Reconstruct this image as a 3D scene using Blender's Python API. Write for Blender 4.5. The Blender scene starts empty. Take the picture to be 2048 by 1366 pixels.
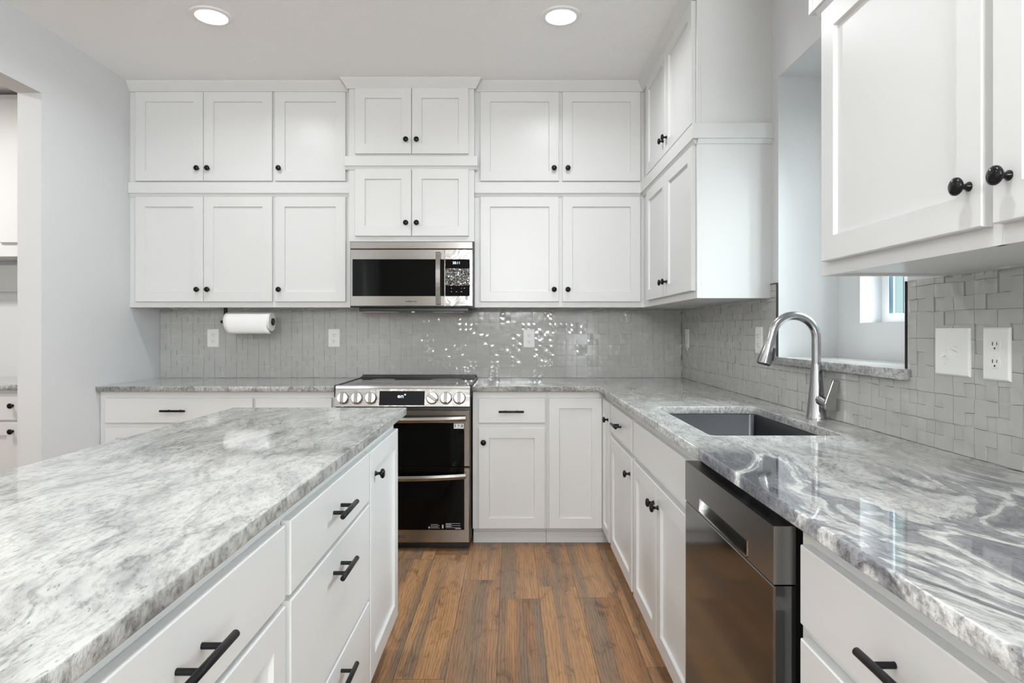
import bpy, bmesh, math, random
from mathutils import Vector, Matrix
R = math.radians
scene = bpy.context.scene
COL = scene.collection
random.seed(7)

# ------------------------------------------------------------------ camera
cam_d = bpy.data.cameras.new('camera')
cam = bpy.data.objects.new('camera', cam_d)
COL.objects.link(cam)
cam.location = (0, 0, 1.2288)
cam.rotation_euler = (R(90), 0, 0)
cam_d.sensor_width = 36.0
cam_d.lens = 1250 / 2048 * 36
cam_d.shift_x = 2 / 2048
cam_d.shift_y = -22 / 2048
cam_d.clip_start = 0.02
scene.camera = cam

# ------------------------------------------------------------------ world, exposure, window light
scene.view_settings.view_transform = 'Standard'
scene.view_settings.look = 'None'
scene.view_settings.exposure = 0.46
scene.view_settings.gamma = 1.0
scene.view_settings.use_curve_mapping = False
world = bpy.data.worlds.new('world')
scene.world = world
world.use_nodes = True
bg = world.node_tree.nodes['Background']
bg.inputs[0].default_value = (0.56, 0.76, 0.78, 1)
bg.inputs[1].default_value = 0.8
try:
    scene.cycles.use_denoising = True
    scene.cycles.denoiser = 'OPENIMAGEDENOISE'
    scene.cycles.max_bounces = 10
    scene.cycles.diffuse_bounces = 6
    scene.cycles.glossy_bounces = 5
    scene.cycles.sample_clamp_indirect = 6.0
    scene.cycles.use_adaptive_sampling = False
except Exception:
    pass

def area_light(name, loc, rot, sx, sy, watts, col, shape='RECTANGLE', spread=180):
    d = bpy.data.lights.new(name, 'AREA')
    d.shape = shape
    d.size = sx
    d.size_y = sy
    d.energy = watts
    d.color = col
    d.spread = R(spread)
    o = bpy.data.objects.new(name, d)
    o.location = loc
    o.rotation_euler = rot
    COL.objects.link(o)
    return o

# daylight through the windows; the rear and side ones are added, unseen
area_light('daylight_niche_window', (2.05, 1.20, 2.05), (Vector((1.42, 2.40, 1.62)) - Vector((2.05, 1.20, 2.05))).to_track_quat('-Z', 'Y').to_euler(), 0.9, 0.9, 24, (0.98, 0.985, 1.0))
area_light('daylight_niche_sky', (2.15, 2.24, 2.35), (0, R(57), 0), 1.0, 0.9, 140, (0.90, 0.94, 1.0))
area_light('added_rear_fill', (-0.02, -3.66, 2.10), (R(114), 0, 0), 1.0, 0.8, 95, (0.95, 0.975, 1.0))  # invented high window, tilted up to fill ceiling and cabinets
area_light('added_side_fill', (1.38, -1.9, 1.45), (0, R(116), 0), 1.5, 1.8, 90, (0.90, 0.95, 1.0))  # invented window behind the camera, brightens the island fronts
area_light('daylight_left_window', (-2.40, -2.72, 1.5), (0, R(-94), 0), 1.8, 0.62, 9, (0.97, 0.98, 1.0))

# ------------------------------------------------------------------ materials
def mat(name, col, rough=0.5, metal=0.0, **kw):
    m = bpy.data.materials.new(name)
    m.use_nodes = True
    b = m.node_tree.nodes['Principled BSDF']
    b.inputs['Base Color'].default_value = (*col, 1)
    b.inputs['Roughness'].default_value = rough
    b.inputs['Metallic'].default_value = metal
    for k, v in kw.items():
        b.inputs[k.replace('_', ' ')].default_value = v
    return m

class N:
    """small helper to write node graphs"""
    def __init__(s, m):
        s.nt = m.node_tree
        s.b = s.nt.nodes['Principled BSDF']
        s.tc = s.nt.nodes.new('ShaderNodeTexCoord')
    def node(s, t, **kw):
        n = s.nt.nodes.new(t)
        for k, v in kw.items():
            setattr(n, k, v)
        return n
    def link(s, a, b):
        s.nt.links.new(a, b)
    def put(s, sock, v):
        if hasattr(v, 'is_output') or hasattr(v, 'links'):
            s.link(v, sock)
        else:
            sock.default_value = v
    def mapping(s, scale=(1, 1, 1), rot=(0, 0, 0), loc=(0, 0, 0), src=None):
        n = s.node('ShaderNodeMapping')
        s.link(src or s.tc.outputs['Object'], n.inputs[0])
        n.inputs['Scale'].default_value = scale
        n.inputs['Rotation'].default_value = rot
        n.inputs['Location'].default_value = loc
        return n.outputs[0]
    def noise(s, vec, scale, detail=4, rough=0.55, dist=0.0):
        n = s.node('ShaderNodeTexNoise')
        s.link(vec, n.inputs['Vector'])
        n.inputs['Scale'].default_value = scale
        n.inputs['Detail'].default_value = detail
        n.inputs['Roughness'].default_value = rough
        n.inputs['Distortion'].default_value = dist
        return n
    def math(s, op, a, b=0.0, c=None, clamp=False):
        n = s.node('ShaderNodeMath', operation=op, use_clamp=clamp)
        s.put(n.inputs[0], a)
        s.put(n.inputs[1], b)
        if c is not None:
            s.put(n.inputs[2], c)
        return n.outputs[0]
    def ramp(s, fac, stops, interp='LINEAR'):
        n = s.node('ShaderNodeValToRGB')
        n.color_ramp.interpolation = interp
        e = n.color_ramp.elements
        while len(e) < len(stops):
            e.new(0.5)
        for i, (p, c) in enumerate(stops):
            e[i].position = p
            e[i].color = (*c, 1) if len(c) == 3 else c
        s.link(fac, n.inputs[0])
        return n.outputs[0]
    def mix(s, fac, a, b, mode='MIX'):
        n = s.node('ShaderNodeMix', data_type='RGBA', blend_type=mode)
        s.put(n.inputs[0], fac)
        s.put(n.inputs[6], a)
        s.put(n.inputs[7], b)
        return n.outputs[2]
    def bump(s, h, strength=0.3, dist=0.002):
        n = s.node('ShaderNodeBump')
        s.link(h, n.inputs['Height'])
        n.inputs['Strength'].default_value = strength
        n.inputs['Distance'].default_value = dist
        s.link(n.outputs[0], s.b.inputs['Normal'])
        return n
    def base(s, c):
        s.link(c, s.b.inputs['Base Color'])
    def vadd(s, a, b):
        n = s.node('ShaderNodeVectorMath', operation='ADD')
        s.link(a, n.inputs[0]); s.link(b, n.inputs[1])
        return n.outputs[0]
    def vscale(s, a, f):
        n = s.node('ShaderNodeVectorMath', operation='SCALE')
        s.link(a, n.inputs[0]); n.inputs['Scale'].default_value = f
        return n.outputs[0]

def g3(v):
    return (v, v, v)

M = {}
M['cab'] = mat('cabinet_white_paint', (0.685, 0.69, 0.682), 0.32)
n = N(M['cab']); nz = n.noise(n.mapping(), 55, 2); n.bump(nz.outputs[0], 0.04, 0.001)
M['wall'] = mat('wall_paint', (0.675, 0.684, 0.69), 0.75)
n = N(M['wall']); nz = n.noise(n.mapping(), 160, 3); n.bump(nz.outputs[0], 0.12, 0.001)
M['ceil'] = mat('ceiling_paint', (0.92, 0.93, 0.935), 0.85)
n = N(M['ceil']); nz = n.noise(n.mapping(), 75, 4, 0.6); n.bump(n.ramp(nz.outputs[0], [(0.45, g3(0)), (0.62, g3(1))]), 0.45, 0.003)
M['white'] = mat('white_plastic', (0.82, 0.82, 0.80), 0.28)
M['vinyl'] = mat('white_vinyl_frame', (0.84, 0.85, 0.86), 0.35)
M['gasket'] = mat('dark_blue_gasket', (0.035, 0.075, 0.11), 0.4)
M['dark'] = mat('dark_recess', (0.02, 0.02, 0.02), 0.7)
M['black'] = mat('black_enamel', (0.006, 0.006, 0.006), 0.30)
M['knob'] = mat('black_knob_finish', (0.004, 0.004, 0.005), 0.20, Specular_IOR_Level=0.3)
M['pull'] = mat('black_pull_finish', (0.006, 0.006, 0.007), 0.34, Specular_IOR_Level=0.25)
M['glass_black'] = mat('black_glass', (0.002, 0.002, 0.002), 0.05, Specular_IOR_Level=0.12)
M['cooktop'] = mat('black_ceramic_glass', (0.012, 0.012, 0.014), 0.04)
M['steel'] = mat('brushed_steel', (0.285, 0.27, 0.25), 0.17, 1.0)
n = N(M['steel']); nz = n.noise(n.mapping((2, 400, 400)), 3, 3); n.bump(nz.outputs[0], 0.05, 0.0005)
M['film_steel'] = mat('steel_under_wrinkled_film', (0.36, 0.35, 0.33), 0.16, 1.0)
n = N(M['film_steel']); nz = n.noise(n.mapping((1, 1, 1)), 10, 2, 0.5, 1.2); n.bump(nz.outputs[0], 0.5, 0.005)
M['chrome'] = mat('polished_steel', (0.72, 0.72, 0.71), 0.10, 1.0)
M['faucet'] = mat('brushed_nickel', (0.42, 0.42, 0.42), 0.22, 1.0)
M['sink'] = mat('sink_steel', (0.085, 0.087, 0.092), 0.32, 1.0)
n = N(M['sink']); nz = n.noise(n.mapping((4, 300, 300)), 3, 2); n.bump(nz.outputs[0], 0.05, 0.0005)
M['dw'] = mat('dark_stainless_dishwasher', (0.16, 0.165, 0.17), 0.10, 1.0)
M['dwtrim'] = mat('dishwasher_grey_steel', (0.30, 0.30, 0.295), 0.26, 1.0)
M['paper'] = mat('paper_towel', (0.84, 0.84, 0.83), 0.95)
n = N(M['paper']); nz = n.noise(n.mapping(), 260, 2); n.bump(nz.outputs[0], 0.4, 0.001)
M['grout'] = mat('light_grout', (0.70, 0.70, 0.67), 0.8)
M['sticker'] = mat('white_sticker', (0.75, 0.76, 0.78), 0.5)
M['stickergrey'] = mat('grey_sticker_print', (0.22, 0.22, 0.22), 0.5)
M['print_dark'] = mat('dark_print', (0.05, 0.05, 0.05), 0.5)
M['print_light'] = mat('pale_print', (0.42, 0.42, 0.42), 0.5)
M['plug'] = mat('outlet_slot', (0.03, 0.03, 0.03), 0.6)
M['grey_under'] = mat('cabinet_white_paint_base', (0.80, 0.80, 0.785), 0.35)

def emis(name, col, st):
    m = mat(name, col, 0.4)
    b = m.node_tree.nodes['Principled BSDF']
    b.inputs['Emission Color'].default_value = (*col, 1)
    b.inputs['Emission Strength'].default_value = st
    return m
M['lamp'] = emis('led_diffuser', (1.0, 0.985, 0.96), 14)
M['led'] = emis('display_digit_glow', (0.62, 0.78, 1.0), 1.1)

def glass_mat():
    m = bpy.data.materials.new('window_glass')
    m.use_nodes = True
    nt = m.node_tree
    nt.nodes.clear()
    o = nt.nodes.new('ShaderNodeOutputMaterial')
    t = nt.nodes.new('ShaderNodeBsdfTransparent')
    t.inputs[0].default_value = (0.92, 0.96, 0.955, 1)
    g = nt.nodes.new('ShaderNodeBsdfGlossy')
    g.inputs['Roughness'].default_value = 0.02
    f = nt.nodes.new('ShaderNodeFresnel')
    f.inputs[0].default_value = 1.45
    x = nt.nodes.new('ShaderNodeMixShader')
    ge = nt.nodes.new('ShaderNodeNewGeometry')
    sb = nt.nodes.new('ShaderNodeMath'); sb.operation = 'SUBTRACT'; sb.inputs[0].default_value = 1.0
    nt.links.new(ge.outputs['Backfacing'], sb.inputs[1])
    mu = nt.nodes.new('ShaderNodeMath'); mu.operation = 'MULTIPLY'
    nt.links.new(f.outputs[0], mu.inputs[0]); nt.links.new(sb.outputs[0], mu.inputs[1])
    nt.links.new(mu.outputs[0], x.inputs[0])
    nt.links.new(t.outputs[0], x.inputs[1])
    nt.links.new(g.outputs[0], x.inputs[2])
    nt.links.new(x.outputs[0], o.inputs[0])
    return m
M['glass'] = glass_mat()

def film_mat():
    m = bpy.data.materials.new('clear_protective_film')
    m.use_nodes = True
    nt = m.node_tree
    nt.nodes.clear()
    o = nt.nodes.new('ShaderNodeOutputMaterial')
    t = nt.nodes.new('ShaderNodeBsdfTransparent')
    g = nt.nodes.new('ShaderNodeBsdfGlossy')
    g.inputs['Roughness'].default_value = 0.06
    x = nt.nodes.new('ShaderNodeMixShader')
    x.inputs[0].default_value = 0.35
    nt.links.new(t.outputs[0], x.inputs[1])
    nt.links.new(g.outputs[0], x.inputs[2])
    nt.links.new(x.outputs[0], o.inputs[0])
    return m
M['film'] = film_mat()

# glazed mosaic tile
M['tile'] = mat('glazed_grey_tile', (0.40, 0.40, 0.375), 0.13)
n = N(M['tile'])
nz = n.noise(n.mapping(), 14, 3)
n.base(n.ramp(nz.outputs[0], [(0.3, (0.44, 0.438, 0.418)), (0.7, (0.485, 0.482, 0.46))]))
nz2 = n.noise(n.mapping(), 26, 2)
n.bump(nz2.outputs[0], 0.02, 0.003)

# granite: pale grey ground, fine dark flecks, flowing veins
def granite(name, kind):
    m = mat(name, (0.6, 0.6, 0.58), 0.06)
    n = N(m)
    obj = n.tc.outputs['Object']
    warp = n.noise(n.mapping((1, 1, 1)), 1.2, 2, 0.5)
    w = n.vscale(warp.outputs['Color'], 0.35 if kind != 'swirl' else 0.50)
    vec = n.vadd(obj, w)
    warp2 = n.noise(n.mapping((1, 1, 1), loc=(3.1, 1.7, 0.4)), 9, 3, 0.5)
    vec = n.vadd(vec, n.vscale(warp2.outputs['Color'], 0.022))
    # streaks running mostly along the length of the tops
    ang = R(24 if kind == 'island' else -50)
    stx = n.mapping((5.0, 1.6, 4.5), (0, 0, ang), src=vec)
    st = n.noise(stx, 3.2, 7, 0.62)
    fine = n.noise(n.mapping((3.6, 1.0, 2.6), (0, 0, ang), src=vec), 34, 5, 0.70)
    flecks = n.noise(n.mapping((2.8, 1, 2.4), (0, 0, ang), src=vec), 85, 2, 0.6)
    c = n.ramp(st.outputs[0], [(0.28, (0.22, 0.225, 0.23)), (0.40, (0.38, 0.38, 0.37)), (0.52, (0.51, 0.51, 0.488)), (0.68, (0.60, 0.60, 0.575))])
    f = n.ramp(fine.outputs[0], [(0.30, g3(0.45)), (0.43, g3(0.80)), (0.54, g3(1.0))])
    c = n.mix(0.9, c, f, 'MULTIPLY')
    fl = n.ramp(flecks.outputs[0], [(0.28, g3(0.35)), (0.36, g3(1.0))])
    c = n.mix(0.75, c, fl, 'MULTIPLY')
    # dark vein lines
    vn = n.noise(n.mapping((4.2, 1.1, 3), (0, 0, R(22 if kind == 'island' else -20)), loc=(1.3, 0.2, 0), src=vec), 2.0, 5, 0.6)
    a = n.math('ABSOLUTE', n.math('SUBTRACT', vn.outputs[0], 0.5))
    vl = n.ramp(a, [(0.0, g3(0.55)), (0.008, g3(0.75)), (0.02, g3(1.0))])
    c = n.mix(0.75, c, vl, 'MULTIPLY')
    if kind == 'swirl':
        sep = n.node('ShaderNodeSeparateXYZ'); n.link(obj, sep.inputs[0])
        wv = n.noise(n.mapping((1, 0.7, 1), loc=(2.2, 8.0, 0)), 2.6, 3, 0.5)
        # dark bands belong to the near end of the slab
        yv = n.math('ADD', sep.outputs[1], n.math('MULTIPLY', n.math('SUBTRACT', wv.outputs[0], 0.5), 0.9))
        yv = n.math('ADD', yv, n.math('MULTIPLY', n.math('SUBTRACT', sep.outputs[0], 0.75), 0.35))
        mask = n.ramp(n.math('MULTIPLY', yv, 0.5), [(0.74 , g3(1)), (0.86, g3(0))])
        sv = n.noise(n.mapping((3.3, 0.95, 2.2), (0, 0, R(-16)), loc=(0.6, 3.3, 0), src=vec), 2.3, 5, 0.52, 0.7)
        band = n.ramp(sv.outputs[0], [(0.36, (0.12, 0.125, 0.14)), (0.43, (0.20, 0.205, 0.22)), (0.470, (0.30, 0.305, 0.315)), (0.482, (0.60, 0.60, 0.585)), (0.520, (0.62, 0.62, 0.60)), (0.532, (0.30, 0.305, 0.315)), (0.585, (0.25, 0.255, 0.27)), (0.600, (0.54, 0.54, 0.525)), (0.70, (0.62, 0.62, 0.60))])
        ss = n.noise(n.mapping((8.0, 1.2, 4), (0, 0, R(-18)), src=n.vadd(vec, n.vscale(sv.outputs['Color'], 0.30))), 7.0, 7, 0.68)
        band = n.mix(0.85, band, n.ramp(ss.outputs[0], [(0.36, g3(0.45)), (0.47, g3(0.85)), (0.56, g3(1.08))]), 'MULTIPLY')
        band = n.mix(0.85, band, f, 'MULTIPLY')
        band = n.mix(0.8, band, fl, 'MULTIPLY')
        c = n.mix(mask, c, band)
    # chiselled sides are rougher
    geo = n.node('ShaderNodeNewGeometry')
    sp = n.node('ShaderNodeSeparateXYZ'); n.link(geo.outputs['Normal'], sp.inputs[0])
    side = n.math('SUBTRACT', 1.0, n.math('ABSOLUTE', sp.outputs[2]), clamp=True)
    c2 = n.noise(n.mapping((1, 1, 0.8)), 60, 4, 0.7)
    edge = n.ramp(c2.outputs[0], [(0.36, g3(0.38)), (0.5, g3(0.85)), (0.6, g3(1.0))])
    c = n.mix(n.math('MULTIPLY', side, 0.85), c, n.mix(1.0, c, edge, 'MULTIPLY'))
    n.base(c)
    n.link(n.math('ADD', n.math('MULTIPLY', side, 0.32), 0.045), n.b.inputs['Roughness'])
    bn = n.bump(n.math('MULTIPLY', c2.outputs[0], side), 0.8, 0.004)
    return m
M['granite'] = granite('pale_granite', 'plain')
M['granite_island'] = granite('pale_granite_island', 'island')
M['granite_swirl'] = granite('swirled_granite', 'swirl')

# floor: wood-look planks running away from the camera
def wood():
    m = mat('wood_plank_floor', (0.3, 0.18, 0.1), 0.42)
    n = N(m)
    sep = n.node('ShaderNodeSeparateXYZ'); n.link(n.tc.outputs['Object'], sep.inputs[0])
    cmb = n.node('ShaderNodeCombineXYZ')
    xs_ = n.math('ADD', sep.outputs[0], 0.052 + 5.46)
    row = n.math('FLOOR', n.math('DIVIDE', xs_, 0.182))
    wn_ = n.node('ShaderNodeTexWhiteNoise', noise_dimensions='1D')
    n.link(row, wn_.inputs['W'])
    n.link(n.math('ADD', sep.outputs[1], n.math('MULTIPLY', wn_.outputs['Value'], 1.22)), cmb.inputs[0]); n.link(xs_, cmb.inputs[1])
    br = n.node('ShaderNodeTexBrick', offset=0.0, offset_frequency=2, squash=1.0)
    n.link(cmb.outputs[0], br.inputs['Vector'])
    br.inputs['Scale'].default_value = 1.0
    br.inputs['Mortar Size'].default_value = 0.0009
    br.inputs['Mortar Smooth'].default_value = 0.1
    br.inputs['Brick Width'].default_value = 1.22
    br.inputs['Row Height'].default_value = 0.182
    br.inputs['Color1'].default_value = (0, 0, 0, 1)
    br.inputs['Color2'].default_value = (1, 1, 1, 1)
    br.inputs['Mortar'].default_value = (0.5, 0.5, 0.5, 1)
    rnd = br.outputs['Color']
    off = n.vscale(rnd, 7.0)
    base = n.vadd(n.tc.outputs['Object'], off)
    # broad streaks within a plank
    bands = n.noise(n.mapping((9, 0.55, 1), src=base), 1.5, 3, 0.55, 0.3)
    wv = n.node('ShaderNodeTexWave', wave_type='BANDS', bands_direction='X', wave_profile='SAW')
    n.link(n.mapping((1, 0.10, 1), src=base), wv.inputs['Vector'])
    wv.inputs['Scale'].default_value = 26
    wv.inputs['Distortion'].default_value = 14
    wv.inputs['Detail'].default_value = 3
    wv.inputs['Detail Scale'].default_value = 0.55
    wv.inputs['Detail Roughness'].default_value = 0.6
    fine = n.noise(n.mapping((90, 5, 1), src=base), 2.2, 5, 0.65)
    blot = n.noise(n.mapping((3.2, 1.4, 1), src=base), 4.5, 5, 0.65, 0.6)
    tone = n.math('ADD', n.math('MULTIPLY', rnd, 0.60), n.math('MULTIPLY', bands.outputs[0], 0.62))
    c = n.ramp(tone, [(0.18, (0.15, 0.075, 0.045)), (0.30, (0.30, 0.15, 0.072)), (0.45, (0.46, 0.235, 0.100)), (0.62, (0.54, 0.30, 0.145)), (0.78, (0.38, 0.21, 0.115)), (0.92, (0.50, 0.27, 0.12))])
    greys = n.noise(n.mapping((7, 0.25, 1), loc=(4, 1, 0), src=base), 1.3, 2, 0.5)
    c = n.mix(n.ramp(greys.outputs[0], [(0.50, g3(0)), (0.58, g3(0.72))]), c, (0.235, 0.175, 0.125, 1))
    grain = n.ramp(wv.outputs[0], [(0.0, g3(0.45)), (0.30, g3(0.88)), (1.0, g3(1.08))])
    c = n.mix(0.75, c, grain, 'MULTIPLY')
    c = n.mix(0.55, c, n.ramp(fine.outputs[0], [(0.35, g3(0.55)), (0.55, g3(1.0))]), 'MULTIPLY')
    c = n.mix(0.75, c, n.ramp(blot.outputs[0], [(0.32, g3(0.38)), (0.43, g3(0.9)), (0.5, g3(1.0))]), 'MULTIPLY')
    c = n.mix(br.outputs['Fac'], c, (0.05, 0.03, 0.02, 1))
    n.base(c)
    n.bump(fine.outputs[0], 0.25, 0.001)
    return m
M['wood'] = wood()

# ------------------------------------------------------------------ mesh helpers
def box(bm, x0, x1, y0, y1, z0, z1):
    vs = [bm.verts.new(p) for p in ((x0, y0, z0), (x1, y0, z0), (x1, y1, z0), (x0, y1, z0), (x0, y0, z1), (x1, y0, z1), (x1, y1, z1), (x0, y1, z1))]
    for f in ((0, 3, 2, 1), (4, 5, 6, 7), (0, 1, 5, 4), (1, 2, 6, 5), (2, 3, 7, 6), (3, 0, 4, 7)):
        bm.faces.new([vs[i] for i in f])

def rects(bm, x0, x1, z0, z1, loops, back=True):
    """loft nested rectangles in the XZ plane: loops = [(inset, y), ...], last is filled"""
    prev = None
    for k, (i, y) in enumerate(loops):
        vs = [bm.verts.new(p) for p in ((x0 + i, y, z0 + i), (x1 - i, y, z0 + i), (x1 - i, y, z1 - i), (x0 + i, y, z1 - i))]
        if prev:
            for j in range(4):
                bm.faces.new((prev[j], prev[(j + 1) % 4], vs[(j + 1) % 4], vs[j]))
        elif back:
            bm.faces.new(list(reversed(vs)))
        prev = vs
    bm.faces.new(prev)

def tube(bm, pts, rad, seg=12, caps=True):
    pts = [Vector(p) for p in pts]
    rs = rad if isinstance(rad, (list, tuple)) else [rad] * len(pts)
    rings = []
    up = None
    for i, p in enumerate(pts):
        t = (pts[min(i + 1, len(pts) - 1)] - pts[max(i - 1, 0)]).normalized()
        if up is None:
            up = t.orthogonal().normalized()
        up = (up - t * up.dot(t)).normalized()
        s = t.cross(up)
        rings.append([bm.verts.new(p + (up * math.cos(a) + s * math.sin(a)) * rs[i]) for a in [2 * math.pi * k / seg for k in range(seg)]])
    for a, b in zip(rings, rings[1:]):
        for k in range(seg):
            bm.faces.new((a[k], a[(k + 1) % seg], b[(k + 1) % seg], b[k]))
    if caps:
        bm.faces.new(list(reversed(rings[0])))
        bm.faces.new(rings[-1])

def lathe(bm, prof, origin=(0, 0, 0), axis='Z', seg=24):
    """prof = [(r, h)]; revolved about axis through origin"""
    rings = []
    for r, h in prof:
        ring = []
        for k in range(seg):
            a = 2 * math.pi * k / seg
            x, y = r * math.cos(a), r * math.sin(a)
            p = {'Z': (x, y, h), 'Y': (x, h, y), 'X': (h, x, y)}[axis]
            ring.append(bm.verts.new(Vector(p) + Vector(origin)))
        rings.append(ring)
    for a, b in zip(rings, rings[1:]):
        for k in range(seg):
            bm.faces.new((a[k], a[(k + 1) % seg], b[(k + 1) % seg], b[k]))
    bm.faces.new(rings[0]); bm.faces.new(rings[-1])

def prism(bm, poly, axis, a0, a1):
    """extrude a closed 2D polygon; axis X: poly is (y,z); axis Y: (x,z); axis Z: (x,y)"""
    def P(u, v, w):
        return {'X': (w, u, v), 'Y': (u, w, v), 'Z': (u, v, w)}[axis]
    A = [bm.verts.new(P(u, v, a0)) for u, v in poly]
    B = [bm.verts.new(P(u, v, a1)) for u, v in poly]
    k = len(poly)
    for i in range(k):
        bm.faces.new((A[i], A[(i + 1) % k], B[(i + 1) % k], B[i]))
    bm.faces.new(A); bm.faces.new(B)

def obj(name, bm, m, parent=None, smooth=None, bevel=0.0, label=None):
    bmesh.ops.recalc_face_normals(bm, faces=bm.faces)
    me = bpy.data.meshes.new(name)
    bm.to_mesh(me)
    bm.free()
    me.materials.append(m)
    if smooth is not None:
        for p in me.polygons:
            p.use_smooth = True
        try:
            me.set_sharp_from_angle(angle=R(smooth))
        except Exception:
            pass
    o = bpy.data.objects.new(name, me)
    COL.objects.link(o)
    if parent:
        o.parent = parent
    if bevel:
        b = o.modifiers.new('bevel', 'BEVEL')
        b.width = bevel
        b.segments = 2
        b.limit_method = 'ANGLE'
    if label:
        o['label'] = label
    return o

def thing(name, label, cat, loc=(0, 0, 0), rz=0.0, group=None):
    o = bpy.data.objects.new(name, None)
    o.empty_display_size = 0.05
    COL.objects.link(o)
    o.location = loc
    o.rotation_euler = (0, 0, rz)
    o['label'] = label
    o['category'] = cat
    if group:
        o['group'] = group
    return o

def tag(o, label, cat, group=None):
    o['label'] = label
    o['category'] = cat
    if group:
        o['group'] = group
    return o

def struct(name, bm, m, **kw):
    o = obj(name, bm, m, **kw)
    o['kind'] = 'structure'
    return o

def text_mesh(name, s, size, m, parent, loc, rot, extrude=0.0004, align='CENTER', sx=1.0, bold=0.0):
    c = bpy.data.curves.new(name, 'FONT')
    c.body = s
    c.size = size
    c.extrude = extrude
    c.offset = bold
    c.align_x = align
    c.align_y = 'CENTER'
    t = bpy.data.objects.new(name + '_curve', c)
    COL.objects.link(t)
    dg = bpy.context.evaluated_depsgraph_get()
    me = bpy.data.meshes.new_from_object(t.evaluated_get(dg))
    COL.objects.unlink(t)
    bpy.data.objects.remove(t)
    me.name = name
    me.materials.clear()
    me.materials.append(m)
    o = bpy.data.objects.new(name, me)
    COL.objects.link(o)
    o.parent = parent
    o.location = loc
    o.rotation_euler = rot
    o.scale = (sx, 1, 1)
    return o

# ------------------------------------------------------------------ room dimensions
XL, XR, YB, ZC = -2.340, 1.144, 4.170, 2.750
YF = -3.6
NY0, NY1, NZ0, NZ1, NX = 1.803, 2.673, 1.087, 2.315, 1.396      # niche in the right wall
WY0, WY1, WZ0, WZ1 = 1.985, 2.500, 1.260, 2.080                  # window in the niche

# ------------------------------------------------------------------ room shell
bm = bmesh.new(); box(bm, -5.2, 1.8, YF - 0.1, 4.5, -0.05, 0.0); struct('floor', bm, M['wood'])
bm = bmesh.new(); box(bm, -5.2, 1.8, YF - 0.1, 4.5, ZC, ZC + 0.06); struct('ceiling', bm, M['ceil'])
bm = bmesh.new(); box(bm, XL - 0.12, XR + 0.4, YB, YB + 0.12, 0, ZC); struct('wall_back', bm, M['wall'])
bm = bmesh.new()                                                # left wall with a cased-less opening
box(bm, XL - 0.12, XL, 3.115, YB, 0, ZC)
box(bm, XL - 0.12, XL, 1.55, 3.115, 2.4125, ZC)
box(bm, XL - 0.12, XL, -2.40, 1.55, 0, ZC)
box(bm, XL - 0.12, XL, YF, -3.04, 0, ZC)
box(bm, XL - 0.12, XL, -3.04, -2.40, 0, 0.58)
box(bm, XL - 0.12, XL, -3.04, -2.40, 2.42, ZC)
struct('wall_left', bm, M['wall'])
bm = bmesh.new()                                                # right wall, thick around the niche
box(bm, XR, NX, NY1, YB + 0.12, 0, ZC)
box(bm, XR, NX, NY0, NY1, 0, NZ0)
box(bm, XR, NX, NY0, NY1, NZ1, ZC)
box(bm, XR, NX, -0.9, NY0, 0, ZC)
box(bm, XR, NX, -2.7, -0.9, 0, 0.6)
box(bm, XR, NX, -2.7, -0.9, 2.3, ZC)
box(bm, XR, NX, YF, -2.7, 0, ZC)
box(bm, NX, NX + 0.114, 1.55, WY0, 0, ZC)
box(bm, NX, NX + 0.114, WY1, 2.95, 0, ZC)
box(bm, NX, NX + 0.114, WY0, WY1, 0, WZ0)
box(bm, NX, NX + 0.114, WY0, WY1, WZ1, ZC)
struct('wall_right', bm, M['wall'])
bm = bmesh.new()                                                # wall behind the camera; high opening invented for the rear fill light
box(bm, XL - 0.12, -0.54, YF - 0.1, YF, 0, ZC)
box(bm, 0.50, XR + 0.3, YF - 0.1, YF, 0, ZC)
box(bm, -0.54, 0.50, YF - 0.1, YF, 0, 1.68)
box(bm, -0.54, 0.50, YF - 0.1, YF, 2.52, ZC)
struct('wall_front', bm, mat('tan_rear_wall_paint', (0.36, 0.335, 0.31), 0.8))
# side room seen through the opening
bm = bmesh.new(); box(bm, -5.1, XL - 0.12, 4.27, 4.37, 0, ZC); struct('wall_pantry_back', bm, M['wall'])
bm = bmesh.new(); box(bm, -5.2, -5.1, 0.4, 4.37, 0, ZC); struct('wall_pantry_left', bm, M['wall'])
bm = bmesh.new(); box(bm, -5.2, XL - 0.12, 0.4, 0.5, 0, ZC); struct('wall_pantry_front', bm, M['wall'])

# windows
def window(name, y0, y1, z0, z1, x, mull, D=0.05):
    fr = bmesh.new()
    w = 0.045
    box(fr, x, x + D, y0 + w, y1 - w, z0, z0 + w - 0.01); box(fr, x, x + D, y0 + w, y1 - w, z1 - w + 0.01, z1)
    box(fr, x, x + D, y0, y0 + w, z0, z1); box(fr, x, x + D, y1 - w, y1, z0, z1)
    box(fr, x + 0.004, x + D - 0.002, mull - 0.03, mull + 0.013, z0 + w - 0.01, z1 - w + 0.01)
    o = struct(name, fr, M['vinyl'], bevel=0.002)
    gk = bmesh.new()
    t = 0.018
    for a, b in ((y0 + w, mull - 0.03), (mull + 0.013, y1 - w)):
        box(gk, x + 0.004, x + 0.018, b - 0.003, b, z0 + w - 0.01, z1 - w + 0.01)
        box(gk, x + 0.004, x + 0.018, a, a + 0.003, z0 + w - 0.01, z1 - w + 0.01)
    obj('gasket', gk, M['gasket'], o)
    p = bmesh.new(); box(p, x + 0.018, x + 0.022, y0 + w, y1 - w, z0 + w - 0.01, z1 - w + 0.01)
    obj('pane', p, M['glass'], o)
window('window_1', WY0, WY1, WZ0, WZ1, 1.482, 2.352, 0.026)
window('window_2', -2.7, -0.9, 0.6, 2.3, 1.30, -1.8)  # unseen window, added for the side fill light

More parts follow.
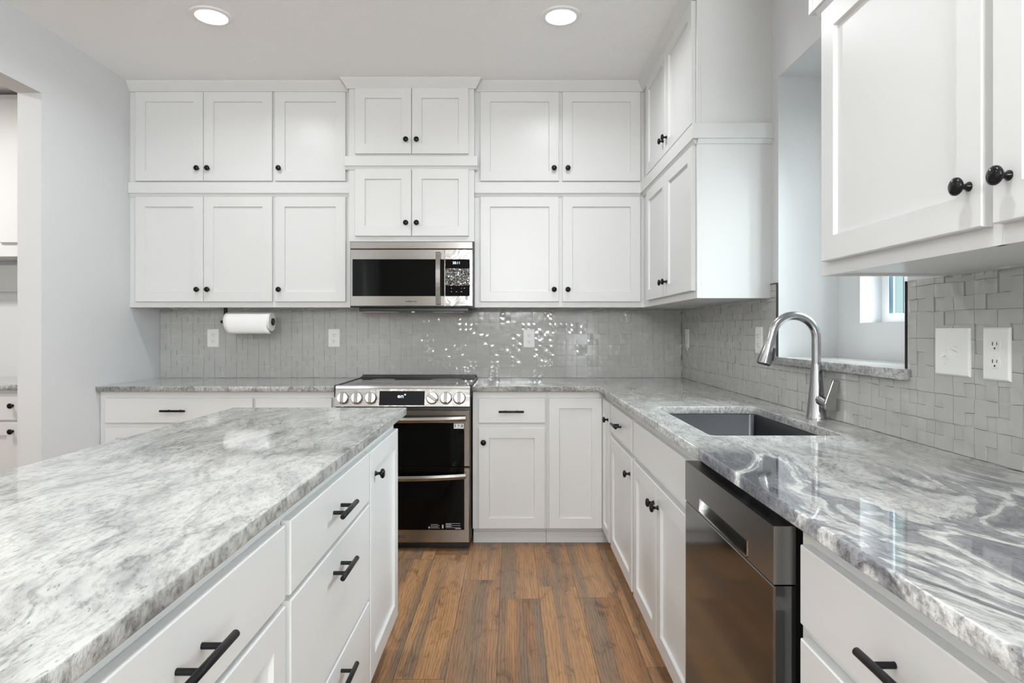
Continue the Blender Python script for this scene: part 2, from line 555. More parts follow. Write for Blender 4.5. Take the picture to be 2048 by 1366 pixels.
# ------------------------------------------------------------------ ceiling lights
def can_light(x, y, label, watts=4.5):
    t = thing('ceiling_light', label, 'ceiling light', (x, y, ZC), 0, 'recessed ceiling lights')
    b = bmesh.new(); lathe(b, [(0.070, -0.004), (0.074, -0.009), (0.094, -0.007), (0.099, -0.0005), (0.07, -0.0005)], seg=48)
    obj('trim_ring', b, M['white'], t, smooth=40)
    b = bmesh.new(); lathe(b, [(0.0005, -0.006), (0.072, -0.006), (0.072, -0.002), (0.0005, -0.002)], seg=40)
    obj('diffuser', b, M['lamp'], t)
    area_light('ceiling_lamp', (x, y, ZC - 0.012), (0, 0, 0), 0.14, 0.14, watts, (0.93, 0.965, 1.0), 'DISK', 155)
can_light(-1.447, 3.02, 'round recessed ceiling light left, above the tall cabinets by the wall opening')
can_light(0.241, 3.02, 'round recessed ceiling light right, nearer to the corner wall cabinets')
for x, y in ((-1.447, 0.9), (0.241, 0.9), (-1.447, -1.3), (0.241, -1.3)):  # extra lights added out of view to brighten the room
    can_light(x, y, 'round recessed ceiling light added for fill, out of the picture', 6)
area_light('pantry_lamp', (-3.5, 2.8, ZC - 0.012), (0, 0, 0), 0.2, 0.2, 26, (1, 0.98, 0.95), 'DISK')

# ------------------------------------------------------------------ cabinet hardware and doors
T = 0.020
def add_knob(parent, x, z, y=-T):
    b = bmesh.new()
    lathe(b, [(0.0005, 0), (0.0085, 0), (0.0085, -0.002), (0.0055, -0.006), (0.0045, -0.012), (0.006, -0.016), (0.0135, -0.0185), (0.0160, -0.022), (0.0155, -0.026), (0.011, -0.0295), (0.0005, -0.031)], (x, y, z), 'Y', 24)
    return obj('knob', b, M['knob'], parent, smooth=50)

def add_pull(parent, x, z, y=-T, L=0.142):
    b = bmesh.new()
    tube(b, [(x - L / 2, y - 0.032, z), (x - L / 2 + 0.0015, y - 0.032, z), (x + L / 2 - 0.0015, y - 0.032, z), (x + L / 2, y - 0.032, z)], [0.005, 0.0062, 0.0062, 0.005], 16)
    for s in (-0.0335, 0.0335):
        tube(b, [(x + s, y, z), (x + s, y - 0.030, z)], 0.0048, 12)
    return obj('pull_handle', b, M['pull'], parent, smooth=40)

def door(parent, x0, x1, z0, z1, knob=None, stile=0.060, name='door', pull=None):
    b = bmesh.new()
    rects(b, x0, x1, z0, z1, [(0, -0.0008), (0, -T + 0.002), (0.002, -T), (stile, -T), (stile + 0.003, -T + 0.010)])
    d = obj(name, b, M['cab'], parent)
    if knob:
        add_knob(d, *knob)
    if pull:
        add_pull(d, *pull)
    return d

def drawer(parent, x0, x1, z0, z1, pull=None, name='drawer', knob=None):
    b = bmesh.new()
    rects(b, x0, x1, z0, z1, [(0, -0.0008), (0, -T + 0.002), (0.002, -T)])
    d = obj(name, b, M['cab'], parent)
    if pull is not None:
        add_pull(d, *pull)
    if knob:
        add_knob(d, *knob)
    return d

def wall_cab(name, label, loc, rz, w, h, depth, doors, group=None, stiles=()):
    """hung cabinet; local x along the front, y into the wall, z from its bottom"""
    t = thing(name, label, 'wall cabinet', loc, rz, group)
    b = bmesh.new()
    box(b, 0, 0.018, 0.018, depth, 0, h)
    box(b, w - 0.018, w, 0.018, depth, 0, h)
    box(b, 0.018, w - 0.018, 0.018, depth, 0.006, h)
    obj('carcass', b, M['cab'], t)
    b = bmesh.new()
    box(b, 0, w, 0, 0.018, 0, h)
    for s in stiles:
        box(b, s - 0.012, s + 0.012, -0.0004, 0.01, 0, h)
    obj('face_frame', b, M['cab'], t, bevel=0.001)
    for d in doors:
        door(t, *d)
    return t

def base_cab(name, label, loc, rz, w, fronts, group=None, depth=0.607, H=0.884, toe=0.075, toe_h=0.10, hollow=False):
    t = thing(name, label, 'base cabinet', loc, rz, group)
    b = bmesh.new()
    if hollow:
        box(b, 0, 0.018, 0.018, depth, toe_h, H - 0.0005); box(b, w - 0.018, w, 0.018, depth, toe_h, H - 0.0005)
        box(b, 0.018, w - 0.018, 0.018, depth, toe_h, toe_h + 0.018); box(b, 0.018, w - 0.018, depth - 0.008, depth, toe_h + 0.018, H - 0.0005)
    else:
        box(b, 0, w, 0.018, depth, toe_h, H - 0.0005)
    obj('carcass', b, M['cab'], t)
    b = bmesh.new(); box(b, 0, w, 0, 0.018, toe_h, H - 0.0005)
    obj('face_frame', b, M['cab'], t, bevel=0.001)
    b = bmesh.new()
    box(b, 0, w, toe, depth, 0, toe_h)
    box(b, 0, w, toe - 0.008, toe, 0, 0.062)
    box(b, 0, w, toe - 0.014, toe - 0.008, 0, 0.035)
    obj('toe_kick', b, M['cab'], t, bevel=0.002)
    for kind, *a in fronts:
        if kind == 'door':
            door(t, *a)
        else:
            drawer(t, *a)
    return t

# ------------------------------------------------------------------ wall cabinets on the back wall
YU = 3.84
ZL0, ZL1, ZU0, ZU1 = 1.371, 2.060, 2.060, 2.700     # lower and upper rows
def bx(px):      # helper used while measuring the cabinet run (door plane 3.82 m away)
    return (px - 1022) * 3.82 / 1250
XA, XB, XH0, XH1, XC = -2.340, -1.453, -0.982, -0.223, 0.817
dz = 1.405 - ZL0
lowh, uph = ZL1 - ZL0, ZU1 - ZU0
ld = (dz, 2.046 - ZL0)              # lower door z range in the unit
ud = (2.1435 - ZU0, 2.688 - ZU0)
kz_l, kz_u = 1.479 - ZL0, 2.218 - ZU0
def pair(x0, xm, x1, z, kz, gap=0.003):
    return [(x0, xm - gap / 2, z[0], z[1], (xm - 0.032, kz)), (xm + gap / 2, x1, z[0], z[1], (xm + 0.032, kz))]
ga = 'wall cabinets left of the range, lower row'
gb = 'wall cabinets left of the range, upper row'
d0, dm, d1 = bx(270) - XA, bx(406.3) - XA, bx(544) - XA
wall_cab('wall_cabinet', 'white two-door wall cabinet of the lower row against the left wall', (XA, YU, ZL0), 0, XB - XA, lowh, YB - YU, pair(d0, dm, d1, ld, kz_l), ga)
wall_cab('wall_cabinet', 'white two-door wall cabinet of the upper row in the left corner under the ceiling', (XA, YU, ZU0), 0, XB - XA, uph, YB - YU, pair(d0, dm, d1, ud, kz_u), gb)
e0, e1 = bx(549.5) - XB, bx(691) - XB
wall_cab('wall_cabinet', 'white single-door wall cabinet directly left of the microwave, lower row', (XB, YU, ZL0), 0, XH0 - XB, lowh, YB - YU, [(e0, e1, ld[0], ld[1], (e0 + 0.029, kz_l))], ga)
wall_cab('wall_cabinet', 'white single-door wall cabinet of the upper row with a bright lamp glare on its door', (XB, YU, ZU0), 0, XH0 - XB, uph, YB - YU, [(e0, e1, ud[0], ud[1], (e0 + 0.029, kz_u))], gb)
# cabinets over the microwave stand forward
YH = 3.79
def hx(px):
    return (px - 1022) * 3.77 / 1250 - XH0
wh = XH1 - XH0
wall_cab('wall_cabinet', 'small two-door cabinet standing forward right above the microwave', (XH0, YH, 1.7685), 0, wh, 2.215 - 1.7685, YB - YH,
         pair(hx(709.5), hx(823), hx(937), (1.799 - 1.7685, 2.204 - 1.7685), 1.877 - 1.7685), 'cabinets above the range')
wall_cab('wall_cabinet', 'small two-door cabinet under the raised crown, topmost above the microwave', (XH0, YH, 2.215), 0, wh, ZU1 + 0.005 - 2.215, YB - YH,
         pair(hx(709.5), hx(823), hx(937), (2.296 - 2.215, 2.6915 - 2.215), 2.377 - 2.215), 'cabinets above the range')
# right part of the back wall
wr = XR - XH1
def rx(px):
    return bx(px) - XH1
def double(z, kz):
    return [(rx(960.5), rx(1118), z[0], z[1], (rx(1108), kz)), (rx(1125), rx(1281), z[0], z[1], (rx(1135.5), kz))]
wall_cab('wall_cabinet', 'wide two-door wall cabinet right of the microwave, lower row', (XH1, YU, ZL0), 0, wr, lowh, YB - YU, double(ld, kz_l), 'wall cabinets right of the range', stiles=(rx(1121.5),))
wall_cab('wall_cabinet', 'wide two-door wall cabinet of the upper row right of the raised range cabinet', (XH1, YU, ZU0), 0, wr, uph, YB - YU, double(ud, kz_u), 'wall cabinets right of the range', stiles=(rx(1121.5),))
# cabinets on the right wall, far group
YE = 2.745
XF = 0.817
LW = YU - YE
def sy(px):
    return YU - 0.797 * 1250 / (px - 1022)
s0, sm, s1 = YU - 3.69, YU - 3.235, YU - 2.765
def sidepair(z, kz):
    return [(s0, sm - 0.003, z[0], z[1], (sm - 0.035, kz)), (sm + 0.003, s1, z[0], z[1], (sm + 0.035, kz))]
wall_cab('wall_cabinet', 'side wall cabinet of the lower row ending in a plain white panel above the faucet', (XF, YU, ZL0), R(-90), LW, lowh, XR - XF, sidepair(ld, kz_l), 'wall cabinets between corner and niche', stiles=(sm,))
wall_cab('wall_cabinet', 'side wall cabinet of the upper row reaching the ceiling left of the niche', (XF, YU, ZU0), R(-90), LW, uph + 0.045, XR - XF, sidepair(ud, kz_u), 'wall cabinets between corner and niche')
# near right cabinet
YN = 1.6445
def nx(px):
    return YN - 0.797 * 1250 / (px - 1022)
wn = 1.21
nd = [(YN - 1.607, nx(1963), ld[0], ld[1], (YN - 1.0876, 1.479 - ZL0)), (nx(1984), 1.16, ld[0], ld[1], (YN - 1.0, 1.477 - ZL0))]
wall_cab('wall_cabinet', 'near right wall cabinet with large shaker doors above the light switches', (XF, YN, ZL0), R(-90), wn, lowh, XR - XF, nd, None, stiles=(YN - 1.046,))
nd = [(YN - 1.607, nx(1963), ud[0], ud[1], (YN - 1.0876, kz_u)), (nx(1984), 1.16, ud[0], ud[1], (YN - 1.0, kz_u))]
wall_cab('wall_cabinet', 'upper row cabinet nearest the camera over the large-door cabinet, mostly out of frame', (XF, YN, ZU0), R(-90), wn, uph, XR - XF, nd, None)

# ledge mouldings between the rows; profile (out, z)
def ledge(label, runs, group='ledge mouldings between cabinet rows'):
    b = bmesh.new()
    for fn in runs:
        fn(b)
    return tag(obj('ledge_moulding', b, M['cab'], None, bevel=0.0015), label, 'moulding', group)
def ledge_y(b, x0, x1, y, z0=2.068, z1=2.134, out=0.024):       # front faces -y
    box(b, x0, x1, y - out, y - 0.0005, z0, z1)
    prism(b, [(y - 0.0005, z0 - 0.02), (y - 0.006, z0 - 0.02), (y - out + 0.006, z0), (y - 0.0005, z0)], 'X', x0, x1)
def ledge_x(b, y0, y1, x, z0=2.068, z1=2.134, out=0.024):       # front faces -x
    box(b, x - out, x - 0.0005, y0, y1, z0, z1)
    prism(b, [(x - 0.0005, z0 - 0.02), (x - 0.006, z0 - 0.02), (x - out + 0.006, z0), (x - 0.0005, z0)], 'Y', y0, y1)
ledge('long white ledge moulding between the cabinet rows left of the microwave', [lambda b: ledge_y(b, XL + 0.001, XH0 - 0.001, YU)])
ledge('short white ledge moulding above the cabinet over the microwave', [lambda b: (ledge_y(b, XH0 - 0.022, XH1 + 0.022, YH, 2.222, 2.280),
      box(b, XH0 - 0.022, XH0 - 0.0005, YH, YU - 0.022, 2.222, 2.280), box(b, XH1 + 0.0005, XH1 + 0.022, YH, YU - 0.022, 2.222, 2.280))])
ledge('white ledge moulding wrapping from the back wall cabinets along the side cabinets to the niche', [
    lambda b: ledge_y(b, XH1 + 0.001, XF - 0.024, YU),
    lambda b: ledge_x(b, YE, YU - 0.001, XF),
    lambda b: (box(b, XF - 0.024, XR + 0.0, YE - 0.022, YE - 0.0005, 2.068, 2.134),
               prism(b, [(YE - 0.0005, 2.048), (YE - 0.006, 2.048), (YE - 0.016, 2.068), (YE - 0.0005, 2.068)], 'X', XF, XR))])
ledge('white ledge moulding at the top right above the nearest wall cabinet', [
    lambda b: ledge_x(b, 0.434, YN, XF),
    lambda b: box(b, XF - 0.024, XR, YN + 0.0005, YN + 0.022, 2.068, 2.134)])

# crown mouldings: angled profile from cabinet top to ceiling
def crown_prof(s):
    return [(0.0, 2.692), (-0.010, 2.692), (-0.014, 2.700), (-0.040, 2.738), (-0.046, ZC - 0.0005), (0.0, ZC - 0.0005)]
def crown_y(b, x0, x1, y, miter0=0, miter1=0):
    A = []; B = []
    for o_, z in crown_prof(1):
        A.append(b.verts.new((x0 + miter0 * o_, y + o_, z))); B.append(b.verts.new((x1 + miter1 * o_, y + o_, z)))
    k = len(A)
    for i in range(k):
        b.faces.new((A[i], A[(i + 1) % k], B[(i + 1) % k], B[i]))
    b.faces.new(A); b.faces.new(B)
def crown_x(b, y0, y1, x, miter0=0, miter1=0, sgn=1):
    A = []; B = []
    for o_, z in crown_prof(1):
        A.append(b.verts.new((x + sgn * o_, y0 + miter0 * o_, z))); B.append(b.verts.new((x + sgn * o_, y1 + miter1 * o_, z)))
    k = len(A)
    for i in range(k):
        b.faces.new((A[i], A[(i + 1) % k], B[(i + 1) % k], B[i]))
    b.faces.new(A); b.faces.new(B)
gc = 'crown mouldings'
b = bmesh.new(); crown_y(b, XL + 0.001, XH0 - 0.002, YU - 0.0005)
tag(obj('crown_moulding', b, M['cab']), 'long white crown moulding over the cabinets left of the range', 'moulding', gc)
b = bmesh.new(); crown_y(b, XH0, XH1, YH - 0.0005, 1, -1)
crown_x(b, YH - 0.0005, YU - 0.05, XH0 - 0.001, 1, 0, 1); crown_x(b, YH - 0.0005, YU - 0.05, XH1 + 0.001, 1, 0, -1)
tag(obj('crown_moulding', b, M['cab']), 'short projecting crown moulding over the raised cabinet above the microwave', 'moulding', gc)
b = bmesh.new(); crown_y(b, XH1 + 0.002, XF, YU - 0.0005, 0, 1)
crown_x(b, YE, YU - 0.0005, XF - 0.0005, 0, 1)
tag(obj('crown_moulding', b, M['cab']), 'white crown moulding turning the corner over the right-hand wall cabinets', 'moulding', gc)

# ------------------------------------------------------------------ base cabinets
YS = 3.560                       # face frames on the back wall
DZ = (0.705, 0.846); PZ = 0.776
DD = (0.106, 0.679)
def cx(px):
    return (px - 1022) * 3.54 / 1250
XLc = -2.338
w1 = -1.4555 - XLc
base_cab('base_cabinet', 'white base cabinet with one wide drawer beside the left wall', (XLc, YS, 0), 0, w1, [
    ('drawer', -2.300 - XLc, -1.464 - XLc, DZ[0], DZ[1], (0.435, PZ)),
    ('door', -2.300 - XLc, -1.884 - XLc, DD[0], DD[1], (0.424, 0.60)),
    ('door', -1.880 - XLc, -1.464 - XLc, DD[0], DD[1], (0.49, 0.60))], 'base cabinets along the back wall')
x0 = -1.4555
base_cab('base_cabinet', 'white base cabinet immediately left of the range, mostly hidden by the island', (x0, YS, 0), 0, -0.992 - x0, [
    ('drawer', -1.447 - x0, -1.016 - x0, DZ[0], DZ[1], (0.225, 0.70)),
    ('door', -1.447 - x0, -1.016 - x0, DD[0], DD[1], (0.04, 0.60))], 'base cabinets along the back wall')
x0 = -0.218
base_cab('base_cabinet', 'white base cabinet with a small drawer over a shaker door right of the range', (x0, YS, 0), 0, 0.2045 - x0, [
    ('drawer', cx(957) - x0, cx(1090) - x0, DZ[0], DZ[1], (0.2195, 0.772)),
    ('door', cx(957) - x0, cx(1090) - x0, DD[0], DD[1], (cx(967) - x0, 0.597))], 'base cabinets along the back wall')
XS = 0.537                       # face frames on the right wall
# corner unit: an L-shaped body with two full-height doors meeting in the corner
t = thing('corner_cabinet', 'white corner base cabinet with two tall doors meeting in the inner corner', 'base cabinet', (0.205, YS, 0), 0)
b = bmesh.new()
box(b, 0, XR - 0.205, 0.018, YB - YS, 0.10, 0.8835)
box(b, XS - 0.205 + 0.018, XR - 0.205, 3.262 - YS, 0.018, 0.10, 0.8835)
obj('carcass', b, M['cab'], t)
b = bmesh.new()
box(b, 0, XS - 0.205 + 0.018, 0, 0.018, 0.10, 0.8835)
box(b, XS - 0.205, XS - 0.205 + 0.018, 3.262 - YS, 0.0, 0.10, 0.8835)
obj('face_frame', b, M['cab'], t, bevel=0.001)
b = bmesh.new()
for zz, o_ in ((0.10, 0.075), (0.062, 0.067), (0.035, 0.061)):
    box(b, 0, XS - 0.205 + 0.1, o_, 0.2, 0, zz)
    box(b, XS - 0.205 + o_, XS - 0.205 + 0.3, 3.262 - YS, o_, 0, zz)
obj('toe_kick', b, M['cab'], t, bevel=0.002)
door(t, cx(1098) - 0.205, XS - 0.205 - T - 0.001, DD[0], 0.846, None, 0.058)
b = bmesh.new(); rects(b, 0, 0.236, DD[0], 0.846, [(0, -0.0008), (0, -T + 0.002), (0.002, -T), (0.05, -T), (0.053, -T + 0.010)])
dd = obj('door', b, M['cab'], t)
dd.location = (XS - 0.205, -T - 0.002, 0); dd.rotation_euler = (0, 0, R(-90))
add_knob(dd, 0.212, 0.754)

def side(name, label, y_far, y_near, fronts, group='base cabinets along the right wall', hollow=False):
    return base_cab(name, label, (XS, y_far, 0), R(-90), y_far - y_near, fronts, group, hollow=hollow)
yf = 3.260
side('base_cabinet', 'white base cabinet with drawer and door between the corner and the sink', yf, 2.668, [
    ('drawer', yf - 3.247, yf - 2.684, DZ[0], DZ[1], (yf - 2.965, PZ)),
    ('door', yf - 3.247, yf - 2.684, DD[0], DD[1], (yf - 2.720, 0.605))])
yf = 2.666
side('base_cabinet', 'white sink base cabinet with a plain false front over two doors', yf, 1.774, [
    ('drawer', yf - 2.640, yf - 1.80, DZ[0], DZ[1], None, 'false_front'),
    ('door', yf - 2.640, yf - 2.229, DD[0], DD[1], (yf - 2.262, 0.606)),
    ('door', yf - 2.226, yf - 1.80, DD[0], DD[1], (yf - 2.196, 0.606))], hollow=True)
yf = 1.150
side('base_cabinet', 'white drawer base cabinet nearest the camera right of the dishwasher', yf, 0.480, [
    ('drawer', yf - 1.118, yf - 0.505, DZ[0], DZ[1], (yf - 0.808, 0.778)),
    ('drawer', yf - 1.118, yf - 0.505, 0.405, 0.679, (yf - 0.808, 0.62)),
    ('drawer', yf - 1.118, yf - 0.505, 0.12, 0.390, (yf - 0.808, 0.35))])

# ------------------------------------------------------------------ island
XI = -0.455
def isl(name, label, y_near, y_far, fronts):
    return base_cab(name, label, (XI, y_near, 0), R(90), y_far - y_near, fronts, 'island cabinets', depth=0.60)
yn = 1.930
isl('island_cabinet', 'white island end cabinet with one tall shaker door facing the aisle by the range', yn, 2.420, [
    ('door', 1.938 - yn, 2.405 - yn, 0.135, 0.852, (2.003 - yn, 0.771), 0.062)])
yn = 1.221
isl('island_cabinet', 'white island cabinet with a stack of three drawers with black bar pulls', yn, 1.928, [
    ('drawer', 1.235 - yn, 1.921 - yn, 0.706, 0.853, (0.345, 0.782)),
    ('drawer', 1.235 - yn, 1.921 - yn, 0.408, 0.694, (0.345, 0.634)),
    ('drawer', 1.235 - yn, 1.921 - yn, 0.120, 0.396, (0.345, 0.358))])
yn = 0.470
isl('island_cabinet', 'white island cabinet nearest the camera with a drawer above two shaker doors', yn, 1.219, [
    ('drawer', 0.485 - yn, 1.206 - yn, 0.710, 0.853, (0.376, 0.785)),
    ('door', 0.485 - yn, 0.843 - yn, 0.120, 0.697, (0.345, 0.62)),
    ('door', 0.847 - yn, 1.206 - yn, 0.120, 0.697, (0.405, 0.62))])

# ------------------------------------------------------------------ granite tops
def slab(name, outline, z0, z1, m, holes=(), ease=0.003):
    c = bpy.data.curves.new(name, 'CURVE')
    c.dimensions = '2D'
    c.fill_mode = 'BOTH'
    c.extrude = (z1 - z0) / 2 - ease
    c.bevel_depth = ease
    c.bevel_resolution = 2
    c.offset = -ease
    for ring in [outline] + list(holes):
        s = c.splines.new('POLY')
        s.points.add(len(ring) - 1)
        for i, (x, y) in enumerate(ring):
            s.points[i].co = (x, y, 0, 1)
        s.use_cyclic_u = True
    t = bpy.data.objects.new(name + '_c', c)
    COL.objects.link(t)
    me = bpy.data.meshes.new_from_object(t.evaluated_get(bpy.context.evaluated_depsgraph_get()))
    COL.objects.unlink(t); bpy.data.objects.remove(t)
    me.name = name
    me.transform(Matrix.Translation((0, 0, (z0 + z1) / 2)))
    me.materials.clear(); me.materials.append(m)
    o = bpy.data.objects.new(name, me)
    COL.objects.link(o)
    return o

def subdiv(ring, step=0.05, wob=0.0):
    out = []
    for i in range(len(ring)):
        a = Vector(ring[i]); b_ = Vector(ring[(i + 1) % len(ring)])
        k = max(1, int((b_ - a).length / step))
        for j in range(k):
            p = a.lerp(b_, j / k)
            out.append((p.x + (random.uniform(-wob, wob) if j else 0), p.y + (random.uniform(-wob, wob) if j else 0)))
    return out

def rounded(x0, x1, y0, y1, r, k=6):
    pts = []
    for cx_, cy_, a0 in ((x1 - r, y1 - r, 0), (x0 + r, y1 - r, 90), (x0 + r, y0 + r, 180), (x1 - r, y0 + r, 270)):
        for i in range(k + 1):
            a = R(a0 + 90 * i / k)
            pts.append((cx_ + r * math.cos(a), cy_ + r * math.sin(a)))
    return pts

ZT0, ZT1 = 0.884, 0.914
YC = 3.520
tag(slab('countertop', [(XL + 0.001, YC), (-0.990, YC), (-0.990, YB - 0.001), (XL + 0.001, YB - 0.001)], ZT0, ZT1, M['granite']),
    'grey granite countertop on the back wall left of the range', 'countertop', 'granite tops')
XE = 0.499
SX0, SX1, SY0, SY1 = 0.600, 1.003, 1.875, 2.583
tag(slab('countertop', [(-0.220, YC), (XE, YC), (XE, 0.30), (XR - 0.001, 0.30), (XR - 0.001, YB - 0.001), (-0.220, YB - 0.001)], ZT0, ZT1, M['granite_swirl'],
         [rounded(SX0, SX1, SY0, SY1, 0.02)]),
    'L-shaped granite countertop with the sink cut-out and dark grey swirls near the camera', 'countertop', 'granite tops')
tag(slab('countertop', subdiv([(-1.135, 0.05), (-0.427, 0.05), (-0.427, 2.556), (-1.135, 2.556)], 0.04, 0.0007), ZT0, ZT1, M['granite_island']),
    'pale granite island top in the left foreground', 'countertop', 'granite tops')
tag(slab('niche_sill', [(XR - 0.028, NY0 - 0.022), (XR - 0.028, NY1 + 0.030), (XR - 0.0006, NY1 + 0.030), (XR - 0.0006, NY1 - 0.001), (NX - 0.001, NY1 - 0.001), (NX - 0.001, NY0 + 0.001), (XR - 0.0006, NY0 + 0.001), (XR - 0.0006, NY0 - 0.022)], NZ0 + 0.0005, 1.118, M['granite'], ease=0.002),
    'granite sill of the wall niche behind the faucet', 'sill')

# ------------------------------------------------------------------ mosaic backsplash
def tiles(name, label, u0, u1, z0, z1, to_world, holes, seed):
    """grid of 73 mm tiles, each of four small squares of unequal height and tilt"""
    rng = random.Random(seed)
    P = 0.073
    q = P / 2
    bm = bmesh.new()
    nu = int((u1 - u0) / P) + 2
    nz = int((z1 - z0) / P) + 2
    wob = {}
    def gp(i, j):
        if (i, j) not in wob:
            wob[(i, j)] = (rng.uniform(-0.0016, 0.0016), rng.uniform(-0.0016, 0.0016))
        return (u0 + i * q + wob[(i, j)][0], z0 + j * q + wob[(i, j)][1])
    def inside(u, z):
        return any(h[0] < u < h[1] and h[2] < z < h[3] for h in holes)
    def quad(i, j, hts, gaps):
        a, b_, c, d = gp(i, j), gp(i + 1, j), gp(i + 1, j + 1), gp(i, j + 1)
        uc = (a[0] + c[0]) / 2; zc = (a[1] + c[1]) / 2
        if inside(uc, zc) or min(a[0], d[0]) > u1 - 0.002 or min(a[1], b_[1]) > z1 - 0.002:
            return
        def lim(u, z):
            for h in holes:
                if h[0] < u < h[1] and h[2] < z < h[3]:
                    if zc < h[2]:
                        z = h[2]
                    else:
                        u = h[0] if uc < h[0] else h[1]
            return (min(max(u, u0), u1), min(max(z, z0), z1))
        K = 4
        grid = []
        for r in range(K + 1):
            row = []
            for s in range(K + 1):
                fu, fz = s / K, r / K
                u = (a[0] * (1 - fu) + b_[0] * fu) * (1 - fz) + (d[0] * (1 - fu) + c[0] * fu) * fz
                z = (a[1] * (1 - fu) + b_[1] * fu) * (1 - fz) + (d[1] * (1 - fu) + c[1] * fu) * fz
                g = 0.0007
                if s == 0: u += g * gaps[0]
                if s == K: u -= g * gaps[1]
                if r == 0: z += g * gaps[2]
                if r == K: z -= g * gaps[3]
                h = (hts[0] * (1 - fu) + hts[1] * fu) * (1 - fz) + (hts[3] * (1 - fu) + hts[2] * fu) * fz
                h += hts[4] * (1 - (2 * fu - 1) ** 2) * (1 - (2 * fz - 1) ** 2)
                u, z = lim(u, z)
                row.append(bm.verts.new(to_world(u, z, h)))
            grid.append(row)
        for r in range(K):
            for s in range(K):
                f = bm.faces.new((grid[r][s], grid[r][s + 1], grid[r + 1][s + 1], grid[r + 1][s]))
                f.smooth = True
        rim = [grid[0][s] for s in range(K + 1)] + [grid[r][K] for r in range(1, K + 1)] + [grid[K][s] for s in range(K - 1, -1, -1)] + [grid[r][0] for r in range(K - 1, 0, -1)]
        low = []
        top2 = [bm.verts.new(v.co) for v in rim]
        for v in rim:
            low.append(bm.verts.new(to_world(*inv(v.co), 0.0014)))
        rim = top2
        k = len(rim)
        for t_ in range(k):
            bm.faces.new((rim[t_], low[t_], low[(t_ + 1) % k], rim[(t_ + 1) % k]))
    def inv(co):
        # back from world to (u, z) by probing the linear map
        o_ = Vector(to_world(0, 0, 0)); du = Vector(to_world(1, 0, 0)) - o_
        return ((Vector(co) - o_).dot(du), co.z)
    for i in range(nu):
        for j in range(nz):
            kind = rng.random()
            rec = rng.randrange(4) if kind < 0.72 else -1
            tilt = rng.random() < 0.40
            for k, (a, b_) in enumerate(((0, 0), (1, 0), (1, 1), (0, 1))):
                base = 0.0066
                if k == rec:
                    base = 0.0034
                if tilt and k != rec:
                    m_ = 0.0007
                    hts = [base + rng.uniform(-m_, m_) for _ in range(4)] + [rng.choice((-1, 1, 1)) * rng.uniform(0.0008, 0.0017)]
                else:
                    m_ = 0.00012
                    hts = [base + rng.uniform(-m_, m_) for _ in range(4)] + [rng.uniform(-0.0002, 0.0003)]
                gaps = (0.0 if a else 1.0, 1.0 if a else 0.0, 0.0 if b_ else 1.0, 1.0 if b_ else 0.0)
                if k == rec:
                    gaps = (1.5, 1.5, 1.5, 1.5)
                quad(2 * i + a, 2 * j + b_, hts, gaps)
    t = thing(name, label, 'backsplash')
    o = obj('mosaic_tiles', bm, M['tile'], t)
    g = bmesh.new()
    def slab_(a, b_, c, d):
        pa = to_world(a, c, 0.0006); pb = to_world(b_, d, 0.0018)
        box(g, min(pa[0], pb[0]), max(pa[0], pb[0]), min(pa[1], pb[1]), max(pa[1], pb[1]), min(c, d), max(c, d))
    if not holes:
        slab_(u0, u1, z0, z1)
    else:
        hu0, hu1, hz0, hz1 = holes[0]
        slab_(u0, hu0, z0, 1.3705 if False else z1)
        slab_(hu0, hu1, z0, hz0)
        slab_(hu1, u1, z0, z1)
    obj('grout', g, M['grout'], t)
    return t
tiles('tile_backsplash', 'glossy grey mosaic tile backsplash along the back wall', XL + 0.002, XR - 0.008, ZT1 + 0.001, 1.3705,
      lambda u, z, h: (u, YB - h, z), [], 3)
# right wall: far run up to the niche, strip under it, near run; slightly taller strip at the jamb
tiles('tile_backsplash', 'glossy grey mosaic tile backsplash on the right wall around the niche', -(YB - 0.008), -0.35, ZT1 + 0.001, 1.3705,
      lambda u, z, h: (XR - h, -u, z), [(-NY1 - 0.0055, -NY0 + 0.003, NZ0 - 0.001, 3.0)], 11)
b = bmesh.new()
rng = random.Random(5)
for j in range(2):
    for i in range(2):
        hh = 0.0062 - 0.002 * rng.random()
        z_a = 1.371 + j * 0.030; y_a = 2.6785 + i * 0.0328
        box(b, XR - hh, XR - 0.0006, y_a + 0.0005, y_a + 0.0322, z_a + 0.0008, z_a + 0.029)
tag(obj('tile_strip', b, M['tile'], None, bevel=0.001), 'narrow run of grey tiles above the backsplash between side cabinet and niche', 'tile')
for yy, z1_, lab in ((NY1 + 0.0005, 1.431, 'dark vertical edge strip where the tiles end at the far side of the niche'), (NY0 - 0.0025, 1.3705, 'thin dark edge strip where the tiles end at the near side of the niche')):
    b = bmesh.new(); w_ = 0.0045 if yy > 2.2 else 0.002
    box(b, XR - 0.0085, XR - 0.0004, yy, yy + w_, 1.1185, z1_)
    if yy > 2.2:
        box(b, XR - 0.0085, XR - 0.0004, yy, 2.744, z1_, z1_ + 0.002)
    tag(obj('edge_strip', b, M['dark']), lab, 'edge trim', 'tile edge strips')

